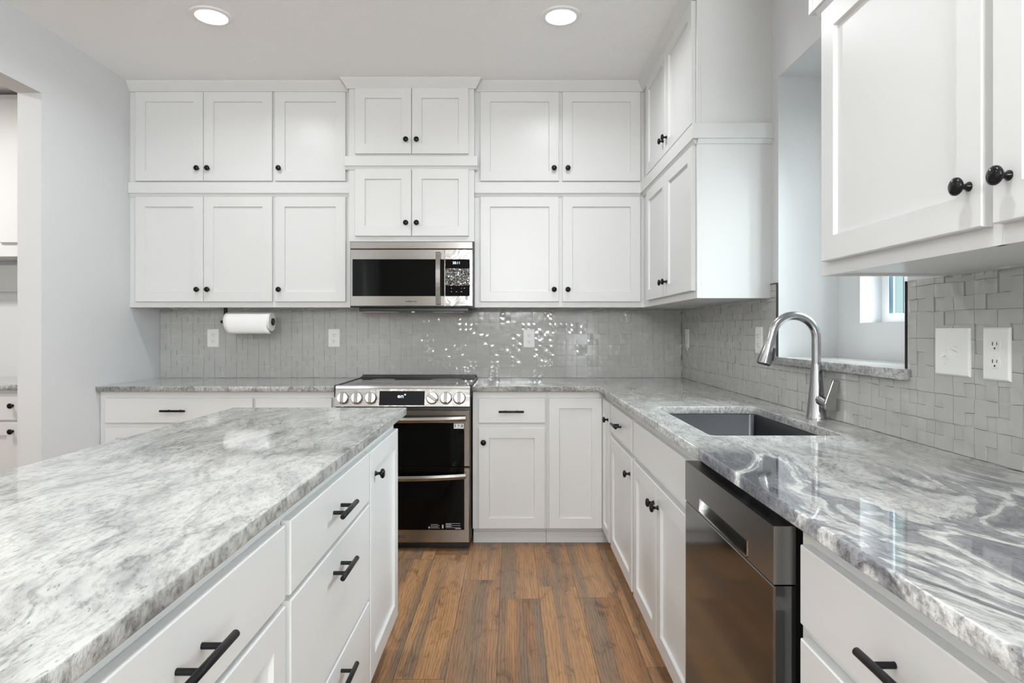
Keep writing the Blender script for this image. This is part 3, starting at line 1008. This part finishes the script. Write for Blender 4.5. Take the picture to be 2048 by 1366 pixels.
# ------------------------------------------------------------------ outlets and switches
def outlet(label, loc, rz, w=0.078, h=0.122, group='wall outlets'):
    t = thing('wall_outlet', label, 'outlet', loc, rz, group)
    b = bmesh.new(); rects(b, -w / 2, w / 2, -h / 2, h / 2, [(0, 0), (0, -0.003), (0.004, -0.006)])
    obj('cover_plate', b, M['white'], t)
    for s in (-1, 1):
        zc = s * 0.0205
        b = bmesh.new()
        pts = []
        for k in range(32):
            a = 2 * math.pi * k / 32
            pts.append((0.0172 * math.cos(a), zc + max(-0.0135, min(0.0135, 0.0172 * math.sin(a)))))
        prism(b, pts, 'Y', -0.0075, -0.0055)
        r_ = obj('receptacle', b, M['white'], t, bevel=0.0006)
        b = bmesh.new()
        box(b, -0.0078, -0.0052, -0.0078, -0.0073, zc - 0.001, zc + 0.0075)
        box(b, 0.0056, 0.0076, -0.0078, -0.0073, zc, zc + 0.0068)
        lathe(b, [(0.0026, -0.0078), (0.0026, -0.0073)], (0, 0, zc - 0.0075), 'Y', 10)
        obj('slots', b, M['plug'], r_)
    b = bmesh.new(); lathe(b, [(0.0028, -0.0072), (0.0028, -0.0055)], (0, 0, 0), 'Y', 12)
    obj('screw', b, M['white'], t)
    return t
yo = YB - 0.0068
outlet('white duplex outlet below the left cabinets, nearest the left wall', (-1.983, yo, 1.179), 0)
outlet('white duplex outlet between the paper towel roll and the range', (-1.178, yo, 1.179), 0)
outlet('white duplex outlet on the back wall right of the range', (0.120, yo, 1.176), 0)
xo = XR - 0.0068
outlet('white outlet on the right wall near the inner corner', (xo, 4.025, 1.177), R(-90))
outlet('white plate half hidden behind the faucet head beside the niche', (xo, 2.86, 1.185), R(-90))
outlet('white duplex outlet nearest the camera beside the double switch', (xo, 1.460, 1.174), R(-90), 0.082, 0.124)
t = thing('light_switch', 'white double toggle light switch plate right of the niche', 'switch', (xo, 1.606, 1.174), R(-90))
b = bmesh.new(); rects(b, -0.063, 0.063, -0.061, 0.061, [(0, 0), (0, -0.003), (0.004, -0.0065)])
obj('cover_plate', b, M['white'], t)
for x_, s in ((-0.023, -1), (0.023, 1)):
    b = bmesh.new(); rects(b, x_ - 0.0055, x_ + 0.0055, -0.0125, 0.0125, [(0, -0.006), (0, -0.0075), (0.001, -0.0078)])
    prism(b, [(-0.006, s * 0.004 - 0.0045), (-0.024, s * 0.011 - 0.003), (-0.024, s * 0.011 + 0.003), (-0.006, s * 0.004 + 0.0045)], 'X', x_ - 0.0045, x_ + 0.0045)
    obj('toggle', b, M['white'], t)
    b = bmesh.new()
    for zz in (-0.030, 0.030):
        lathe(b, [(0.003, -0.0075), (0.003, -0.006)], (x_, 0, zz), 'Y', 12)
    obj('screws', b, M['white'], t)

# ------------------------------------------------------------------ microwave
k_ = 3.76 / 1250
t = thing('microwave', 'stainless over-range microwave with black glass door under the small cabinets', 'microwave', (-0.5975, 3.76, 1.345), 0)
def mx(px): return (px - 823.5) * k_
def mz(py): return 1.2288 + (661 - py) * k_ - 1.345
ztop = 1.7675 - 1.345
b = bmesh.new()
box(b, -0.3755, 0.3735, 0.022, YB - 3.76 - 0.009, 0.022, ztop)
box(b, -0.33, 0.34, 0.05, 0.37, 0.0, 0.022)
obj('housing', b, M['black'], t, bevel=0.003)
b = bmesh.new()
rects(b, mx(700.2), mx(945.5), mz(497.6), mz(483.2), [(0, 0.022), (0, 0.003), (0.003, 0.0)])
obj('vent_strip', b, M['steel'], t)
b = bmesh.new()      # door: steel frame with window cut
rects(b, mx(700.2), mx(889.2), mz(612.5), mz(498.6), [(0, 0.022), (0, 0.003), (0.003, 0.0)])
md = obj('door', b, M['steel'], t)
b = bmesh.new(); rects(b, mx(705.2), mx(888.2), mz(592.3), mz(518.5), [(0, 0.0), (0, -0.0015), (0.001, -0.002)])
obj('window_glass', b, M['glass_black'], md)
b = bmesh.new(); rects(b, mx(890.1), mx(945.5), mz(612.5), mz(498.6), [(0, 0.022), (0, 0.003), (0.003, 0.0)])
mc = obj('control_panel', b, M['film_steel'], t)
b = bmesh.new(); rects(b, mx(890.6), mx(939.8), mz(592.3), mz(518.5), [(0, 0.0), (0, -0.0015), (0.001, -0.002)])
obj('panel_glass', b, M['glass_black'], mc)
rr = random.Random(2)
for j, (py, xs) in enumerate(((538, (901, 909, 916, 925)), (545, (903, 911, 919)), (552, (903, 911, 919)), (559, (903, 911, 919)), (566, (903, 911, 919)), (571, (903, 913, 918, 924)), (576.5, (903, 923, 929)), (583.5, (903, 913, 923)))):
    for px in xs:
        w_ = rr.uniform(0.6, 1.8)
        b = bmesh.new()
        box(b, mx(px - w_), mx(px + w_), -0.0026, -0.0019, mz(py + 0.55), mz(py - 0.55))
        obj('key', b, M['print_light'], mc)
text_mesh('clock_digits', '20:11', 0.021, M['led'], mc, (mx(913), -0.0022, mz(526)), (R(90), 0, 0), 0.0003)
# wrinkled protective film still on the keypad
b = bmesh.new()
rr = random.Random(8)
nu, nv = 26, 22
gr = [[b.verts.new((mx(891.5) + (mx(939.5) - mx(891.5)) * i / nu, -0.0045 - abs(rr.gauss(0, 0.0019)), mz(571) + (mz(537) - mz(571)) * j / nv)) for i in range(nu + 1)] for j in range(nv + 1)]
for j in range(nv):
    for i in range(nu):
        if rr.random() < 0.86:
            b.faces.new((gr[j][i], gr[j][i + 1], gr[j + 1][i + 1], gr[j + 1][i]))
obj('protective_film', b, M['film'], mc)
text_mesh('maker_lettering', 'SAMSUNG', 0.0125, M['print_dark'], md, (mx(822.5), -0.0006, mz(603)), (R(90), 0, 0), 0.0004, sx=1.25, bold=0.0002)
b = bmesh.new()
pts = []
for i in range(13):
    f = i / 12
    pts.append((f, -0.030 - 0.016 * math.sin(math.pi * f)))
A = []
for f, y in pts:
    z = mz(609.5) + (mz(505) - mz(609.5)) * f
    A.append([b.verts.new((x, yy, z)) for x, yy in ((mx(872.6), y), (mx(882.2), y), (mx(882.2), y + 0.010), (mx(872.6), y + 0.010))])
for p, q_ in zip(A, A[1:]):
    for k in range(4):
        b.faces.new((p[k], p[(k + 1) % 4], q_[(k + 1) % 4], q_[k]))
b.faces.new(A[0]); b.faces.new(A[-1])
box(b, mx(874), mx(881), -0.032, 0.0, mz(606), mz(600)); box(b, mx(874), mx(881), -0.032, 0.0, mz(514), mz(508))
obj('handle', b, M['steel'], md, bevel=0.0015)
b = bmesh.new()
box(b, -0.31, -0.10, 0.08, 0.30, -0.003, 0.0); box(b, 0.12, 0.31, 0.08, 0.30, -0.003, 0.0)
obj('grease_filter', b, M['steel'], t)
b = bmesh.new(); lathe(b, [(0.011, -0.006), (0.011, 0.0)], (0.0, 0.06, 0.0), 'Z', 14)
obj('task_lamp', b, M['white'], t)

# ------------------------------------------------------------------ range
t = thing('range', 'stainless slide-in double-oven range with black glass doors and six knobs', 'range', (-0.605, 3.50, 0), 0)
HW = 0.379
b = bmesh.new()
box(b, -HW, HW, 0.02, 0.655, 0.05, 0.903)
obj('body', b, M['black'], t)
b = bmesh.new()
box(b, -0.36, 0.36, 0.03, 0.62, 0.004, 0.05)
for sx_ in (-0.33, 0.33):
    for sy_ in (0.06, 0.58):
        lathe(b, [(0.02, 0.0), (0.02, 0.03)], (sx_, sy_, 0), 'Z', 12)
obj('plinth', b, M['black'], t)
b = bmesh.new(); box(b, -HW + 0.006, HW - 0.006, 0.028, 0.60, 0.903, 0.9185)
obj('cooktop_glass', b, M['cooktop'], t, bevel=0.002)
b = bmesh.new()
for x_, r_ in ((-0.20, 0.10), (0.20, 0.085), (-0.20, 0.075), (0.20, 0.10)):
    y_ = 0.18 if r_ != 0.075 and x_ < 0 or (x_ > 0 and r_ == 0.085) else 0.44
    lathe(b, [(r_ - 0.0015, 0.9186), (r_, 0.9186), (r_, 0.9189), (r_ - 0.0015, 0.9189)], (x_, y_, 0), 'Z', 48)
obj('burner_marks', b, M['stickergrey'], t)
b = bmesh.new()
for s in (-1, 1):
    xa, xb_ = sorted((s * (HW - 0.006), s * (HW + 0.0055)))
    box(b, xa, xb_, 0.0, 0.62, 0.9145 if True else 0, 0.923)
    xa, xb_ = sorted((s * (HW - 0.002), s * (HW + 0.0055)))
    box(b, xa, xb_, -0.004, 0.018, 0.855, 0.923)
obj('side_trim', b, M['black'], t, bevel=0.0015)
b = bmesh.new()
box(b, -HW + 0.002, HW - 0.002, 0.585, 0.600, 0.917, 0.928)
box(b, -HW + 0.002, HW - 0.002, 0.630, 0.657, 0.900, 0.936)
obj('rear_trim', b, M['black'], t, bevel=0.002)
b = bmesh.new(); box(b, -HW + 0.006, HW - 0.006, 0.600, 0.630, 0.915, 0.929)
obj('vent_rail', b, M['steel'], t, bevel=0.002)
# control panel: steel lip then a tilted fascia
b = bmesh.new()
prism(b, [(0.028, 0.921), (0.004, 0.921), (-0.002, 0.917), (-0.003, 0.903), (0.028, 0.903)], 'X', -HW + 0.002, HW - 0.002)
obj('front_lip', b, M['chrome'], t, bevel=0.001)
b = bmesh.new()
prism(b, [(0.02, 0.9025), (-0.004, 0.9025), (-0.028, 0.806), (-0.024, 0.803), (0.02, 0.803)], 'X', -HW + 0.003, HW - 0.003)
cp = obj('control_fascia', b, M['film_steel'], t, bevel=0.001)
tl = math.atan2(0.024, 0.0965)         # fascia tilt
def on_panel(x, z, out):               # point on the tilted fascia
    y = -0.004 - (0.9025 - z) * 0.024 / 0.0965
    return Vector((x, y - out * math.cos(tl), z + out * math.sin(tl)))
def rxx(px): return (px - 1022) * 3.48 / 1250 + 0.605
b = bmesh.new()
A = [b.verts.new(on_panel(x, z, o_)) for o_ in (0.0, 0.002) for x, z in ((rxx(758.5), 0.813), (rxx(849), 0.813), (rxx(849), 0.890), (rxx(758.5), 0.890))]
for f in ((0, 1, 2, 3), (4, 5, 6, 7), (0, 1, 5, 4), (1, 2, 6, 5), (2, 3, 7, 6), (3, 0, 4, 7)):
    b.faces.new([A[i] for i in f])
dp = obj('display_glass', b, mat('display_panel_black', (0.006, 0.006, 0.006), 0.35, Specular_IOR_Level=0.12), t)
p = on_panel(rxx(803.5), 0.862, 0.0024)
text_mesh('display_characters', 'en\u00b0', 0.030, M['led'], dp, p, (R(90) + tl * -1, 0, 0), 0.0003, sx=1.2)
for i, px in enumerate((686.5, 714.2, 742.3, 865, 892, 919)):
    c_ = on_panel(rxx(px), 0.851, 0.0)
    kn = bpy.data.objects.new('control_knob', None)
    b = bmesh.new()
    lathe(b, [(0.0005, 0.0), (0.0355, 0.0), (0.0355, 0.004), (0.033, 0.006), (0.0315, 0.024), (0.029, 0.028), (0.0005, 0.028)], seg=40)
    ang = R(55) if i == 3 else 0
    g_ = bmesh.new(); box(g_, -0.0085, 0.0085, -0.028, 0.028, 0.028, 0.042)
    bmesh.ops.rotate(g_, verts=g_.verts, cent=(0, 0, 0), matrix=Matrix.Rotation(ang, 3, 'Z'))
    ko = obj('control_knob', b, M['chrome'], t, smooth=35)
    ko.location = c_
    ko.rotation_euler = (R(90) - tl, 0, 0)
    obj('grip', g_, M['steel'], ko, bevel=0.002)
    bpy.data.objects.remove(kn)
# oven doors
def oven_door(name, z0, z1, gz0, gz1):
    b = bmesh.new()
    rects(b, -HW + 0.003, HW - 0.003, z0, z1, [(0, 0.018), (0, -0.024), (0.005, -0.030)])
    d = obj(name, b, M['steel'], t)
    b = bmesh.new()
    rects(b, -0.346, 0.346, gz0, gz1, [(0, -0.029), (0, -0.0315), (0.002, -0.0325)])
    obj('oven_glass', b, M['glass_black'], d)
    return d
def oven_handle(d, z, sag):
    b = bmesh.new()
    S = 28
    A = []
    for i in range(S + 1):
        f = i / S
        x = -0.355 + 0.71 * f
        bow = 0.030 * (1 - (2 * f - 1) ** 2)
        y = -0.052 - bow
        zz = z - sag * (1 - (2 * f - 1) ** 2)
        A.append([b.verts.new((x, y + a, zz + c)) for a, c in ((-0.004, 0.013), (-0.009, 0.0), (-0.004, -0.015), (0.006, -0.016), (0.010, 0.0), (0.006, 0.015))])
    for p_, q_ in zip(A, A[1:]):
        for k in range(6):
            f_ = b.faces.new((p_[k], p_[(k + 1) % 6], q_[(k + 1) % 6], q_[k]))
    b.faces.new(A[0]); b.faces.new(A[-1])
    for s in (-1, 1):
        x0_, x1_ = sorted((s * 0.335, s * 0.355))
        box(b, x0_, x1_, -0.052, -0.029, z - 0.012, z + 0.012)
    return obj('handle', b, M['steel'], d, smooth=35)
d1_ = oven_door('upper_oven_door', 0.472, 0.786, 0.4725, 0.716)
oven_handle(d1_, 0.741, 0.003)
d2_ = oven_door('lower_oven_door', 0.048, 0.468, 0.122, 0.4675)
oven_handle(d2_, 0.425, 0.006)
b = bmesh.new(); rects(b, rxx(908), rxx(928), 0.6845, 0.713, [(0, -0.0326), (0, -0.033)])
stk = obj('energy_sticker', b, M['sticker'], d1_)
b = bmesh.new()
box(b, rxx(909.5), rxx(912), -0.0334, -0.033, 0.690, 0.708); box(b, rxx(916), rxx(919), -0.0334, -0.033, 0.697, 0.706); box(b, rxx(914), rxx(921), -0.0334, -0.033, 0.689, 0.691)
box(b, rxx(922), rxx(926.5), -0.0334, -0.033, 0.691, 0.707)
obj('sticker_print', b, M['stickergrey'], stk)
b = bmesh.new()
for j in range(4):
    box(b, rxx(862), rxx(880 - 3 * (j % 2)), -0.0331, -0.0326, 0.132 + j * 0.0065, 0.1335 + j * 0.0065)
box(b, rxx(857.5), rxx(860.5), -0.0331, -0.0326, 0.131, 0.141)
box(b, rxx(884.5), rxx(887.5), -0.0331, -0.0326, 0.131, 0.151)
for j in range(5):
    box(b, rxx(892), rxx(903 if j % 2 else 921), -0.0331, -0.0326, 0.134 + j * 0.0058, 0.1358 + j * 0.0058 + 0.0012 * (j % 2))
box(b, rxx(911), rxx(922.5), -0.0331, -0.0326, 0.1275, 0.131)
obj('rating_print', b, M['print_light'], d2_)
b = bmesh.new(); lathe(b, [(0.008, -0.0312), (0.0096, -0.0312), (0.0096, -0.0295), (0.008, -0.0295)], (-0.020, 0, 0.084), 'Y', 28)
lathe(b, [(0.0015, -0.0312), (0.0015, -0.0295)], (-0.0225, 0, 0.087), 'Y', 8)
box(b, -0.0205, -0.0195, -0.0312, -0.0295, 0.080, 0.089); box(b, -0.0205, -0.0165, -0.0312, -0.0295, 0.0795, 0.0805)
obj('maker_emblem', b, M['print_dark'], d2_)
text_mesh('maker_lettering', 'LG', 0.024, M['print_dark'], d2_, (0.008, -0.0305, 0.084), (R(90), 0, 0), 0.0004, bold=0.0002, sx=1.05)

# ------------------------------------------------------------------ dishwasher
yd = 1.7675
t = thing('dishwasher', 'dark stainless dishwasher with a pocket handle between sink cabinet and drawers', 'dishwasher', (0.537, yd, 0), R(-90))
W_ = 0.594
fy = -0.044
b = bmesh.new(); box(b, 0.004, W_ - 0.004, 0.0, 0.57, 0.10, 0.868)
obj('tub', b, M['black'], t)
b = bmesh.new(); box(b, 0.01, W_ - 0.01, 0.055, 0.5, 0.0, 0.10)
obj('kick_plate', b, M['black'], t)
b = bmesh.new(); rects(b, 0.0, W_, 0.105, 0.7485, [(0, -0.002), (0, fy + 0.004), (0.003, fy)])
obj('door_panel', b, M['dw'], t)
# control strip with a pocket cut into it
b = bmesh.new()
z0, z1, px0, px1, pz0, pz1 = 0.7515, 0.861, 0.130, 0.462, 0.758, 0.789
xs = [0.0, px0, px1, W_]; zs = [z0, pz0, pz1, z1]
V = {(i, j): b.verts.new((x, fy, z)) for i, x in enumerate(xs) for j, z in enumerate(zs)}
for i in range(3):
    for j in range(3):
        if (i, j) != (1, 1):
            b.faces.new((V[i, j], V[i + 1, j], V[i + 1, j + 1], V[i, j + 1]))
pk = [b.verts.new(p_) for p_ in ((px0 + 0.006, fy + 0.030, pz0 + 0.004), (px1 - 0.006, fy + 0.030, pz0 + 0.004), (px1 - 0.006, fy + 0.030, pz1), (px0 + 0.006, fy + 0.030, pz1))]
rim = [V[1, 1], V[2, 1], V[2, 2], V[1, 2]]
for k in range(4):
    b.faces.new((rim[k], rim[(k + 1) % 4], pk[(k + 1) % 4], pk[k]))
b.faces.new(pk)
bk = [b.verts.new((x, -0.002, z)) for x, z in ((0, z0), (W_, z0), (W_, z1), (0, z1))]
outer = [[V[i, 0] for i in range(4)], [V[3, j] for j in range(4)], [V[i, 3] for i in range(3, -1, -1)], [V[0, j] for j in range(3, -1, -1)]]
for k, row in enumerate(outer):
    b.faces.new(row + [bk[(k + 1) % 4], bk[k]])
b.faces.new(bk)
obj('control_strip', b, M['dwtrim'], t)
b = bmesh.new()
box(b, px0 - 0.002, px1 + 0.002, fy - 0.0012, fy + 0.001, pz0 - 0.003, pz0)
box(b, px1, px1 + 0.002, fy - 0.0012, fy + 0.001, pz0 - 0.003, pz1 + 0.001)
obj('pocket_handle_rim', b, M['chrome'], t)
b = bmesh.new(); box(b, 0.008, W_ - 0.008, -0.001, 0.012, 0.862, 0.872)
obj('top_gasket', b, M['dark'], t)

# ------------------------------------------------------------------ sink
t = thing('sink', 'undermount stainless steel kitchen sink set into the right countertop', 'sink', ((SX0 + SX1) / 2, (SY0 + SY1) / 2, 0.665), 0)
cxs, cys = (SX0 + SX1) / 2, (SY0 + SY1) / 2
b = bmesh.new()
def ring(ex, z, r):
    return [b.verts.new((x - cxs, y - cys, z)) for x, y in rounded(SX0 - ex, SX1 + ex, SY0 - ex, SY1 + ex, r, 5)]
L_ = [ring(0.02, 0.2188, 0.03), ring(-0.002, 0.2188, 0.02), ring(-0.003, 0.2165, 0.02), ring(-0.005, 0.03, 0.02), ring(-0.012, 0.012, 0.018), ring(-0.03, 0.004, 0.016)]
for p_, q_ in zip(L_, L_[1:]):
    k_n = len(p_)
    for i in range(k_n):
        b.faces.new((p_[i], p_[(i + 1) % k_n], q_[(i + 1) % k_n], q_[i]))
b.faces.new(L_[-1])
obj('basin', b, M['sink'], t, smooth=40)
b = bmesh.new(); lathe(b, [(0.0005, 0.006), (0.040, 0.006), (0.045, 0.0075), (0.046, 0.0045)], (0.05, 0, 0), 'Z', 32)
obj('drain', b, M['chrome'], t, smooth=40)

# ------------------------------------------------------------------ faucet
t = thing('faucet', 'brushed nickel pull-down faucet with high arc spout behind the sink', 'faucet', (1.092, 2.235, 0.914), 0)
b = bmesh.new()
lathe(b, [(0.0005, 0), (0.0345, 0), (0.0345, 0.007), (0.0325, 0.012), (0.0290, 0.05), (0.0225, 0.12), (0.0178, 0.19), (0.0168, 0.196), (0.0005, 0.196)], seg=36)
obj('base_column', b, M['faucet'], t, smooth=40)
b = bmesh.new()
Rr = 0.080
zc_ = 0.2875
pts = [(0, 0, 0.194), (0, 0, 0.24)]
for i in range(0, 25):
    a = R(0 + 168 * i / 24)
    pts.append((-Rr + Rr * math.cos(a), 0, zc_ + Rr * math.sin(a)))
pts.append((pts[-1][0] - 0.006, 0, pts[-1][2] - 0.022))
tube(b, pts, 0.0155, 24)
obj('spout', b, M['faucet'], t, smooth=40)
e = Vector(pts[-1]); dirv = Vector((-0.28, 0, -1)).normalized()
b = bmesh.new()
tube(b, [e - dirv * 0.003, e + dirv * 0.001, e + dirv * 0.010, e + dirv * 0.086, e + dirv * 0.089], [0.0160, 0.0162, 0.0165, 0.0265, 0.0250], 28)
hd = obj('spray_head', b, M['faucet'], t, smooth=40)
b = bmesh.new()
f0 = e + dirv * 0.0885
lathe(b, [(0.0005, 0), (0.022, 0), (0.022, 0.004), (0.0005, 0.004)], seg=24)
bmesh.ops.rotate(b, verts=b.verts, cent=(0, 0, 0), matrix=Vector((0, 0, 1)).rotation_difference(dirv).to_matrix())
bmesh.ops.translate(b, verts=b.verts, vec=f0)
obj('spray_face', b, M['dark'], hd)
b = bmesh.new()
nrm = Vector((dirv.z, 0, -dirv.x)) * -1
mid = e + dirv * 0.055 + Vector((0.0205, -0.008, 0))
tube(b, [mid - dirv * 0.024, mid - dirv * 0.018, mid + dirv * 0.018, mid + dirv * 0.024], [0.003, 0.0065, 0.0072, 0.004], 12)
obj('spray_button', b, M['dark'], hd, smooth=50)
b = bmesh.new()
tube(b, [(0.002, -0.015, 0.070), (0.006, -0.040, 0.064), (0.010, -0.066, 0.056)], [0.018, 0.0190, 0.0190], 24)
hub = obj('handle_hub', b, M['faucet'], t, smooth=40)
b = bmesh.new()   # flat lever
def blade(s):
    prof = []
    for i in range(17):
        a = R(180 + 20 + (140) * i / 16)
        prof.append((0.0215 * math.cos(a), 0.0215 * math.sin(a)))
    prof += [(0.0200, 0.012), (0.0300, 0.078), (0.0275, 0.087), (0.0110, 0.088), (0.0060, 0.083), (-0.0205, 0.008)]
    return prof
prof = blade(1)
prism(b, [(x + 0.012, z + 0.055) for x, z in prof], 'Y', -0.078, -0.066)
obj('lever', b, M['faucet'], hub, bevel=0.002)

# ------------------------------------------------------------------ paper towel holder and roll
t = thing('paper_towel_holder', 'black metal paper towel bar hung under the left wall cabinet', 'paper towel holder', (-1.63, 3.90, 1.371), 0)
b = bmesh.new()
box(b, -0.158, -0.143, -0.012, 0.012, -0.100, 0.0)
lathe(b, [(0.0005, -0.182), (0.009, -0.180), (0.010, -0.170), (0.009, -0.166), (0.006, -0.158)], (0, 0, -0.088), 'X', 16)
obj('arm', b, M['pull'], t, bevel=0.002)
b = bmesh.new()
tube(b, [(-0.15, 0, -0.088), (0.150, 0, -0.088)], 0.006, 14)
obj('rod', b, M['pull'], t, smooth=40)
b = bmesh.new(); lathe(b, [(0.0005, 0.152), (0.021, 0.151), (0.0235, 0.147), (0.0225, 0.144), (0.006, 0.1435)], (0, 0, -0.088), 'X', 20)
obj('end_cap', b, M['pull'], t, smooth=50)
t = thing('paper_towel_roll', 'white paper towel roll with a loose sheet hanging on the black bar', 'paper towel', (-1.63, 3.90, 1.283), 0)
b = bmesh.new()
S = 40
for x0_, x1_ in ((-0.140, 0.140),):
    ro = [[b.verts.new((x, r_ * math.cos(2 * math.pi * k / S), r_ * math.sin(2 * math.pi * k / S))) for k in range(S)] for x, r_ in ((x0_, 0.020), (x0_, 0.0575), (x1_, 0.0575), (x1_, 0.020))]
    for i in range(4):
        p_, q_ = ro[i], ro[(i + 1) % 4]
        for k in range(S):
            b.faces.new((p_[k], p_[(k + 1) % S], q_[(k + 1) % S], q_[k]))
obj('roll', b, M['paper'], t, smooth=45)
b = bmesh.new()
path = []
for i in range(8):
    a = R(118 + 62 * i / 7)
    path.append((0.0592 * math.cos(a), 0.0592 * math.sin(a)))
path += [(-0.0600, -0.012), (-0.0600, -0.026), (-0.057, -0.042), (-0.051, -0.058), (-0.042, -0.074)]
rows = []
for i, (y, z) in enumerate(path):
    f = max(0.0, (-z) / 0.07)
    xl, xr = -0.141 + 0.020 * f ** 1.5, 0.139 + 0.008 * f - 0.016 * math.sin(math.pi * min(1, max(0, f)))
    rows.append([b.verts.new((xl + (xr - xl) * k / 10, y, z)) for k in range(11)])
for p_, q_ in zip(rows, rows[1:]):
    for k in range(10):
        b.faces.new((p_[k], p_[k + 1], q_[k + 1], q_[k]))
o = obj('loose_sheet', b, M['paper'], t, smooth=60)
s_ = o.modifiers.new('thick', 'SOLIDIFY'); s_.thickness = 0.0008
b = bmesh.new()
ro = [[b.verts.new((x, r_ * math.cos(2 * math.pi * k / 24), r_ * math.sin(2 * math.pi * k / 24))) for k in range(24)] for x, r_ in ((-0.1405, 0.0185), (-0.1405, 0.020), (0.1405, 0.020), (0.1405, 0.0185))]
for i in range(4):
    p_, q_ = ro[i], ro[(i + 1) % 4]
    for k in range(24):
        b.faces.new((p_[k], p_[(k + 1) % 24], q_[(k + 1) % 24], q_[k]))
obj('cardboard_core', b, mat('cardboard', (0.42, 0.33, 0.24), 0.9), t, smooth=45)

# ------------------------------------------------------------------ side room through the opening
XP = -4.70
base_cab('base_cabinet', 'pale grey base cabinet in the side room seen through the left opening', (XP, 3.67, 0), 0, -2.462 - XP, [
    ('drawer', 0.02, 0.76, DZ[0] + 0.0, 0.862, None, 'drawer', (0.38, 0.79)),
    ('door', 0.02, 0.76, 0.106, 0.692, (0.72, 0.63)),
    ('drawer', 0.78, 1.83, DZ[0] + 0.0, 0.862, None, 'drawer', (1.79, 0.79)),
    ('door', 0.78, 1.83, 0.106, 0.692, (1.79, 0.64), 0.075),
    ('drawer', 1.85, 2.21, DZ[0] + 0.0, 0.862, None, 'drawer', (2.05, 0.79)),
    ('door', 1.85, 2.21, 0.106, 0.692, (2.0, 0.62))], None, depth=0.598)
tag(slab('countertop', [(XP, 3.63), (-2.461, 3.63), (-2.461, 4.269), (XP, 4.269)], ZT0, ZT1, M['granite']),
    'dark-edged granite top glimpsed in the side room at the left picture edge', 'countertop', 'granite tops')
wall_cab('wall_cabinet', 'tall white wall cabinet in the side room at the left picture edge', (XP, 3.95, 1.697), 0, -2.462 - XP, 2.72 - 1.697, 4.269 - 3.95, [
    (0.02, 0.74, 0.085, 0.99, None), (0.76, 1.46, 0.085, 0.99, None), (1.48, 2.21, 0.085, 0.99, None, 0.20)])
b = bmesh.new(); box(b, XP, -2.462, 4.235, 4.269, 1.492, 1.672); box(b, XP, -2.462, 4.225, 4.235, 1.492, 1.505)
tag(obj('wall_rail', b, M['cab'], None, bevel=0.002), 'white board fixed to the side room wall below the cabinet', 'rail')
